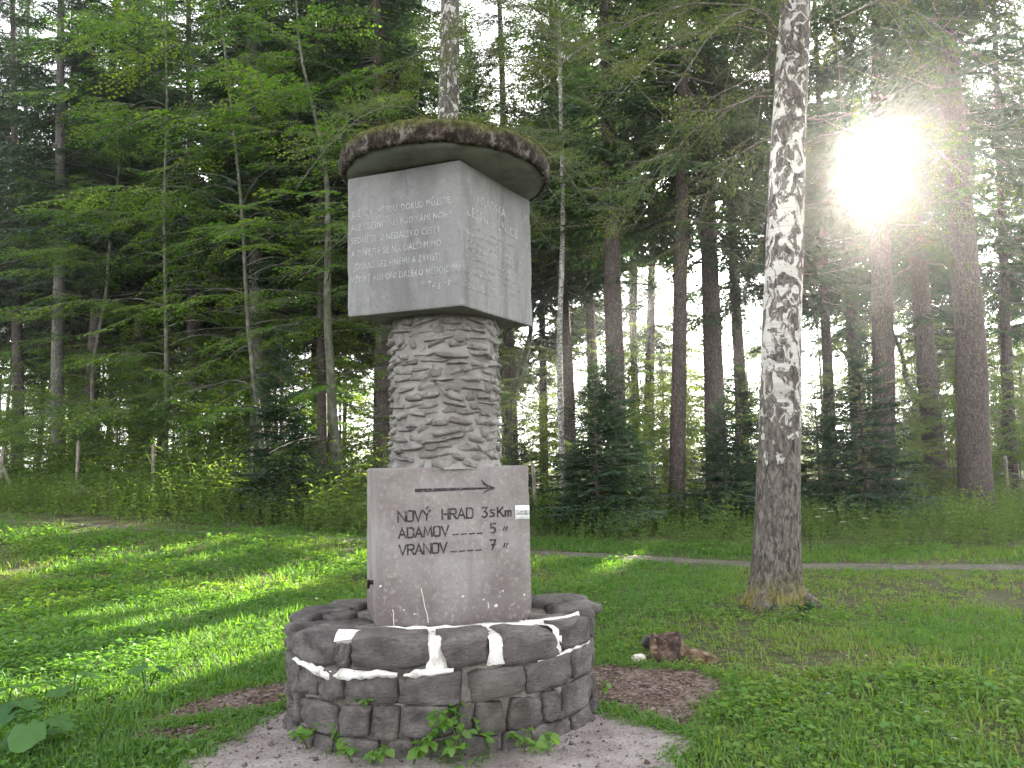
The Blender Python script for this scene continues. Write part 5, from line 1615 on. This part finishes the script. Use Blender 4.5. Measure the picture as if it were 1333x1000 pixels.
def big_leaf(seed):
    r_ = random.Random(seed); n = 18; V = [(0, 0, 0)]; ring2 = []
    for k in range(n + 1):
        a = -2.75 + 5.5 * k / n; r0 = .5 * (1 + .35 * math.cos(a)) + .05 * r_.uniform(-1, 1) + .03 * math.sin(a * 7)
        V.append((r0 * math.cos(a) * 1.25 * .5, r0 * math.sin(a) * .5, .04 + .03 * math.sin(a * 5 + seed)))
    for k in range(n + 1):
        a = -2.75 + 5.5 * k / n; r0 = (1 + .35 * math.cos(a)) * (1 + .07 * r_.uniform(-1, 1) + .05 * math.sin(a * 7))
        V.append((r0 * math.cos(a) * 1.25 * .5, r0 * math.sin(a) * .5, -.03 + .07 * math.sin(a * 5 + seed)))
    F3 = [(0, 1 + k, 2 + k) for k in range(n)]; F4 = [(1 + k, n + 2 + k, n + 3 + k, 2 + k) for k in range(n)]
    return mesh('leaf', np.array(V), [np.array(F3), np.array(F4)], M['burdock'], True, None, np.full(len(V), r_.random()))


WL = [leaf_mesh('leaf', 1, .72, M['herb'], seed=k) for k in range(4)]; IL = [leaf_mesh('leaf', 1, .8, M['ivy'], seed=k) for k in range(3)]; BL = [big_leaf(k) for k in range(4)]


def leafy_plant(name, label, cat, base, h, nleaf, ll, leaves, spread, lean=(0, -1), group=None, stems=3):
    t_ = thing(name, label, cat, base, (0, 0, 0), group)
    ls = Vector((lean[0], lean[1], 0)) * spread
    for k in range(stems):
        a = random.uniform(0, 6.28); tip = Vector((math.cos(a) * spread, math.sin(a) * spread, h * random.uniform(.7, 1.1))) + ls
        mid = tip * .5 + Vector((0, 0, h * .22))
        V, F = tube([(0, 0, -.02), tuple(mid), tuple(tip)], [.003, .0025, .0015], 4); g = Geo(); g.add(V, F, 0, .3)
        obj('stem', g.mesh('stem', M['weed']), t_)
        m_ = nleaf // stems
        for q in range(m_):
            f = .25 + .75 * (q + 1) / m_
            p = (mid * (f * 2) if f < .5 else mid.lerp(tip, f * 2 - 1))
            l = obj('leaf', random.choice(leaves), t_); s = ll * random.uniform(.65, 1.2)
            l.location = p; l.scale = (s, s, s); l.rotation_euler = (random.gauss(0, .35), random.gauss(.15, .3), random.uniform(0, 6.28))
    return t_


WD = (('leafy green weed at the far left of the stone ring foot', 408, 948, .13, 14), ('dense clump of weed against the left of the ring, broad leaved', 434, 946, .16, 15), ('low weed in front of the second stone course, left of centre', 470, 962, .10, 12), ('weed creeping out over the slab left of the ring centre', 492, 972, .08, 12),
      ('weed climbing the ring front below the arrow', 540, 966, .14, 15), ('tallest weed, climbing the stones under the white joint', 560, 955, .27, 18), ('weed with pale shoots at the middle of the ring foot', 580, 974, .10, 12), ('upright weed right of the tallest one', 600, 962, .22, 14),
      ('thin weed right of centre at the ring foot', 636, 958, .17, 11), ('grey-green weed at the right of the ring foot', 672, 962, .12, 10), ('low pale weed at the right end of the row', 690, 972, .07, 9))
for lab, px, py, h, nl in WD:
    leafy_plant('weed_plant', lab, 'weed', Vector(ring_pt(t_of_px(px, .03), .05 + (.06 if py > 960 else 0), .028)), h * 1.15, int(nl * 1.7), .058, WL, .075 + h * .15, (0, -.15), 'weeds along the foot of the stone ring')
p = Vector(ring_pt(t_of_px(474, .29), .02, .285)); leafy_plant('weed_plant', 'small bright weed rooted in a joint of the ring wall', 'weed', p, .05, 9, .045, WL, .05, (0, -.6), 'weeds along the foot of the stone ring')
p = ground(782, 910, .02); leafy_plant('weed_plant', 'weed tucked against the right side of the stone ring', 'weed', p, .12, 10, .045, WL, .06, (0, 0), 'weeds along the foot of the stone ring')
p = ground(372, 926, .02); leafy_plant('weed_plant', 'weed on the dark litter against the left side of the ring', 'weed', p, .10, 9, .04, WL, .05, (0, 0), 'weeds along the foot of the stone ring')
for lab, px, py, n in (('big-leaved burdock at the lower left corner of the lawn', 40, 985, 6), ('burdock with a pale upturned leaf at the left picture edge', 8, 935, 4), ('smaller burdock behind the other two', 95, 915, 4), ('burdock by the worn ground, leaves half hidden in the grass', 190, 905, 3)):
    b = ground(px, py); t_ = thing('burdock_plant', lab, 'burdock', b, (0, 0, 0), 'burdocks in the lawn')
    for k in range(n):
        a = k * 6.28 / n + random.uniform(-.4, .4); rr = random.uniform(.07, .17); z = random.uniform(.10, .22)
        V, F = tube([(0, 0, -.01), (math.cos(a) * rr * .6, math.sin(a) * rr * .6, z * .8), (math.cos(a) * rr, math.sin(a) * rr, z)], [.007, .006, .004], 5); g = Geo(); g.add(V, F, 0, .3)
        obj('stem', g.mesh('stem', M['burdock']), t_)
        l = obj('leaf', random.choice(BL), t_); s = random.uniform(.11, .19) * (1 if n > 3 else .7); l.scale = (s, s, s); l.location = (math.cos(a) * rr, math.sin(a) * rr, z); l.rotation_euler = (random.gauss(0, .2), random.uniform(.05, .5), a)
b = ground(1044, 806); leafy_plant('ivy_plant', 'dark ivy clump at the mossy foot of the big birch', 'ivy', b + Vector((0, -.05, 0)), .16, 30, .055, IL, .10, (0, -.2), None, 5)
b = ground(1018, 808); leafy_plant('weed_plant', 'low bright weed in the bare ground before the big birch', 'weed', b, .04, 12, .05, WL, .12, (0, 0), None, 4)
b = ground(985, 800)
t_ = thing('grass_tuft', 'tuft of pale dry stalks against the left foot of the birch', 'grass tuft', b)
for k in range(14):
    V, F = tube([(random.gauss(0, .05), random.gauss(0, .03), 0), (random.gauss(0, .06), random.gauss(0, .04), .13), (random.gauss(0, .09), random.gauss(0, .05), random.uniform(.18, .32))], [.0022, .0018, .001], 3); g = Geo(); g.add(V, F); obj('stalk', g.mesh('stalk', M['straw']), t_)


def lump(name, C, mat, parent=None, loc=None, rot=None, smooth=False):
    return obj(name, mesh(name, C, CUBE_F, mat, smooth), parent, loc, rot)


# rotten stump with the log beside it
b = ground(869, 858); st = thing('tree_stump', 'small dark hollow tree stump standing in the grass right of the monument', 'stump', b)
th = np.linspace(0, 2 * PI, 25)[:-1]; prof = [(.165, -.03), (.145, .03), (.128, .09), (.125, .15), (.118, .185), (.102, .19), (.09, .165), (.05, .13), (.005, .12)]
rows_ = []
for r0, z0 in prof:
    k = 1 + .16 * vnoise(np.c_[np.cos(th) * 2.2, np.sin(th) * 2.2, th * 0 + z0 * 6], 5) + .10 * np.cos(th * 5 + z0 * 3) * (z0 < .1)
    rows_.append(np.stack([r0 * k * np.cos(th), r0 * k * np.sin(th), z0 + .025 * vnoise(np.c_[np.cos(th) * 2, np.sin(th) * 2, th * 0], 9) * (z0 > .1)], -1))
n = len(th); V = np.concatenate(rows_); i = np.arange(len(prof) - 1)[:, None] * n; j = np.arange(n)[None]; j2 = (j + 1) % n
obj('stump_body', mesh('stump_body', V, np.stack([i + j, i + j2, i + n + j2, i + n + j], -1).reshape(-1, 4), M['stump'], True), st)
for k, (dx, dy, dz, sx, sz, rz) in enumerate(((-.10, -.07, .10, .05, .07, .3), (.11, -.06, .06, .035, .06, -.3))):
    C = chop(rcube(6), 6, random, .5, .9, False) * np.array([sx, .025, sz]); lump('broken_wood', C, M['rotten'], st, (dx, dy, dz), (0, .2, rz))
b = ground(903, 860); C = chop(rcube(4), 8, random, .55, .92, False); C = C * np.array([.19, .075, .07]) + np.array([0, 0, .03]) + (.02 * vnoise(CUBE_V * 1.6, 8))[:, None]
C[:, 2] -= .05 * np.clip(C[:, 0] / .19, 0, 1)
lg = lump('rotten_log', C, M['rotten'], None, b, (0, .06, -.22), True); tag(lg, 'rotten orange-brown piece of log lying against the stump', 'log')
b = ground(832, 862); C = chop(rcube(5), 7, random, .6, .95, False) * np.array([.055, .04, .035]); tag(lump('stone', C, M['pale_stone'], None, b + Vector((0, 0, .025)), (0, 0, .4)), 'whitish stone in the grass left of the stump', 'stone')
b = ground(846, 850); C = chop(rcube(6), 7, random, .6, .95, False) * np.array([.07, .03, .05]); tag(lump('flat_stone', C, M['ringstone'], None, b + Vector((0, 0, .08)), (.3, .5, .5)), 'bluish-grey flat stone leaning on the left of the stump', 'stone')
# weathered stump among the weeds by the fence
P0 = at(106, 655, 20.2); b = Vector((P0.x, 20.2, float(gh(P0.x, 20.2)) - .1)); s2 = thing('tree_stump', 'pale weathered stump among tall weeds before the left fence posts', 'stump', b)
V2 = V.copy() * np.array([2.4, 2.2, 2.6]); obj('stump_body', mesh('stump_body', V2, np.stack([i + j, i + j2, i + n + j2, i + n + j], -1).reshape(-1, 4), M['post'], True), s2)
C = chop(rcube(5), 7, random, .5, .9, False) * np.array([.35, .12, .12]); lump('broken_wood', C, M['post'], s2, (.3, -.2, .36), (0, .5, .3))

# chips, twigs and bits of bark strewn over slab and litter
g = Geo(); CT = [chop(SCUBE_V / ((np.abs(SCUBE_V) ** 4).sum(1) ** .25)[:, None], 4, random, .5, .9, False) for _ in range(1)]
oct_V = np.array([[1, 0, 0], [-1, 0, 0], [0, 1, 0], [0, -1, 0], [0, 0, 1], [0, 0, -1.]]); oct_F = np.array([[0, 2, 4], [2, 1, 4], [1, 3, 4], [3, 0, 4], [2, 0, 5], [1, 2, 5], [3, 1, 5], [0, 3, 5]])


def strew(poly, n, sizes, z, flat, mi, r_):
    lo, hi = poly.min(0), poly.max(0); x = r_.uniform(lo[0], hi[0], n * 2); y = r_.uniform(max(lo[1], 2.7), hi[1], n * 2)
    k = pts_in_poly(x, y, poly); c_, s_ = math.cos(-RYAW), math.sin(-RYAW); u = (x - RC[0]) * c_ - (y - RC[1]) * s_; v = (x - RC[0]) * s_ + (y - RC[1]) * c_
    k &= (u / RA) ** 2 + (v / RB) ** 2 > 1.0; x, y = x[k][:n], y[k][:n]; m_ = len(x)
    sc = r_.uniform(*sizes, m_); R_ = rot3(r_.uniform(0, 6.28, m_), r_.normal(0, .2, m_), r_.normal(0, .3, m_))
    S = np.stack([sc * r_.uniform(.8, 2.2 if flat else 1.3, m_), sc, sc * (.25 if flat else .6)], -1)
    P = np.einsum('nij,nvj->nvi', R_, oct_V[None] * S[:, None, :] * (1 + .3 * r_.normal(0, 1, (m_, 6, 1)) * .6)) + np.stack([x, y, np.full(m_, z)], -1)[:, None]
    g.add(P.reshape(-1, 3), (oct_F[None] + (np.arange(m_) * 6)[:, None, None]).reshape(-1, 3), np.repeat(r_.choice(mi, m_), 8))


r_ = np.random.default_rng(3)
strew(SLAB, 1500, (.003, .010), .032, False, [0, 0, 1, 2], r_); strew(SLAB, 60, (.012, .022), .034, False, [0, 1, 2], r_)
for P_ in (LITR, LITL, LIT2): strew(P_, 1300, (.004, .012), .024, True, [1, 1, 3, 3, 4, 0], r_)
xl, yl, r_ = sow(3.0, 13, 26, 5); k_ = ~blocked(xl, yl); xl, yl = xl[k_], yl[k_]; m_ = len(xl)
DT = [kites(np.zeros((1, 3)), np.array([[1, 0, .15]]), np.array([[0, .2, 1.]]), [1.0], [.6])]; DT = [(V_, F_, np.full(len(F_), 4), np.full(4, .4)) for V_, F_ in DT]
gd = bake(DT, np.zeros(m_, int), np.c_[xl, yl, gh(xl, yl) + r_.uniform(.01, .05, m_)], rot3(r_.uniform(0, 6.28, m_), r_.normal(0, .3, m_), r_.normal(0, .4, m_)), r_.uniform(.015, .04, m_), r_.normal(0, .25, m_)); V_, F3_, _a, M3_, _b, T_ = gd.arrays(); g.add(V_, F3_, M3_, T_)
tag(obj('bark_and_gravel_litter', g.mesh('bark_and_gravel_litter', [M['slab'], M['litter'], M['ringstone'], M['stump'], M['straw']])), kind='stuff')
# small white flowers in the lawn and on the verge
g = Geo()
for px, py, h in [(95, 908, .10), (105, 915, .09), (1075, 680, .75), (1085, 682, .7), (1068, 686, .6), (1100, 690, .5), (1010, 890, .05), (1000, 905, .05), (1130, 690, .6)] + [(random.uniform(1000, 1320), random.uniform(870, 980), .05) for _ in range(7)] + [(random.uniform(20, 380), random.uniform(700, 860), .07) for _ in range(9)]:
    b = ground(px, py + h * 60 if h > .3 else py); rr = .010 if h < .3 else .035
    for q in range(6):
        a = q * 1.05; p = np.array(b) + np.array([math.cos(a) * rr * .6, math.sin(a) * rr * .6, h]); V_, F_ = kites(p[None], np.array([[math.cos(a), math.sin(a), .3]]), np.array([[0, 0, 1.]]), [rr], [rr * .8]); g.add(V_, F_, 0, .5)
    V_, F_ = tube([tuple(b), tuple(b + Vector((0, 0, h)))], [.002, .0012], 3); g.add(V_, F_, 1, .4)
tag(obj('meadow_flowers', g.mesh('meadow_flowers', [M['flower'], M['weed']])), kind='stuff')

# ------------------------------------------------------------------ even volume added for a glow round the sun, standing in for lens glare
HAZE = .0008
bmh = bmesh.new(); bmesh.ops.create_cube(bmh, size=1); bmesh.ops.scale(bmh, vec=(620, 620, 36), verts=bmh.verts); bmesh.ops.translate(bmh, vec=(0, 0, 16.8), verts=bmh.verts)
meh = bpy.data.meshes.new('haze'); bmh.to_mesh(meh); bmh.free()
hm = bpy.data.materials.new('haze'); hm.use_nodes = True; hm.node_tree.nodes.clear()
pv = hm.node_tree.nodes.new('ShaderNodeVolumePrincipled'); ho = hm.node_tree.nodes.new('ShaderNodeOutputMaterial')
pv.inputs['Color'].default_value = (.95, .96, 1, 1); pv.inputs['Density'].default_value = HAZE; pv.inputs['Anisotropy'].default_value = .85
hm.node_tree.links.new(pv.outputs[0], ho.inputs['Volume']); meh.materials.append(hm)
hz_o = tag(obj('haze', meh), kind='stuff')

print('TRIS', sum(len(p_.vertices) - 2 for me_ in bpy.data.meshes if me_.users for p_ in me_.polygons))
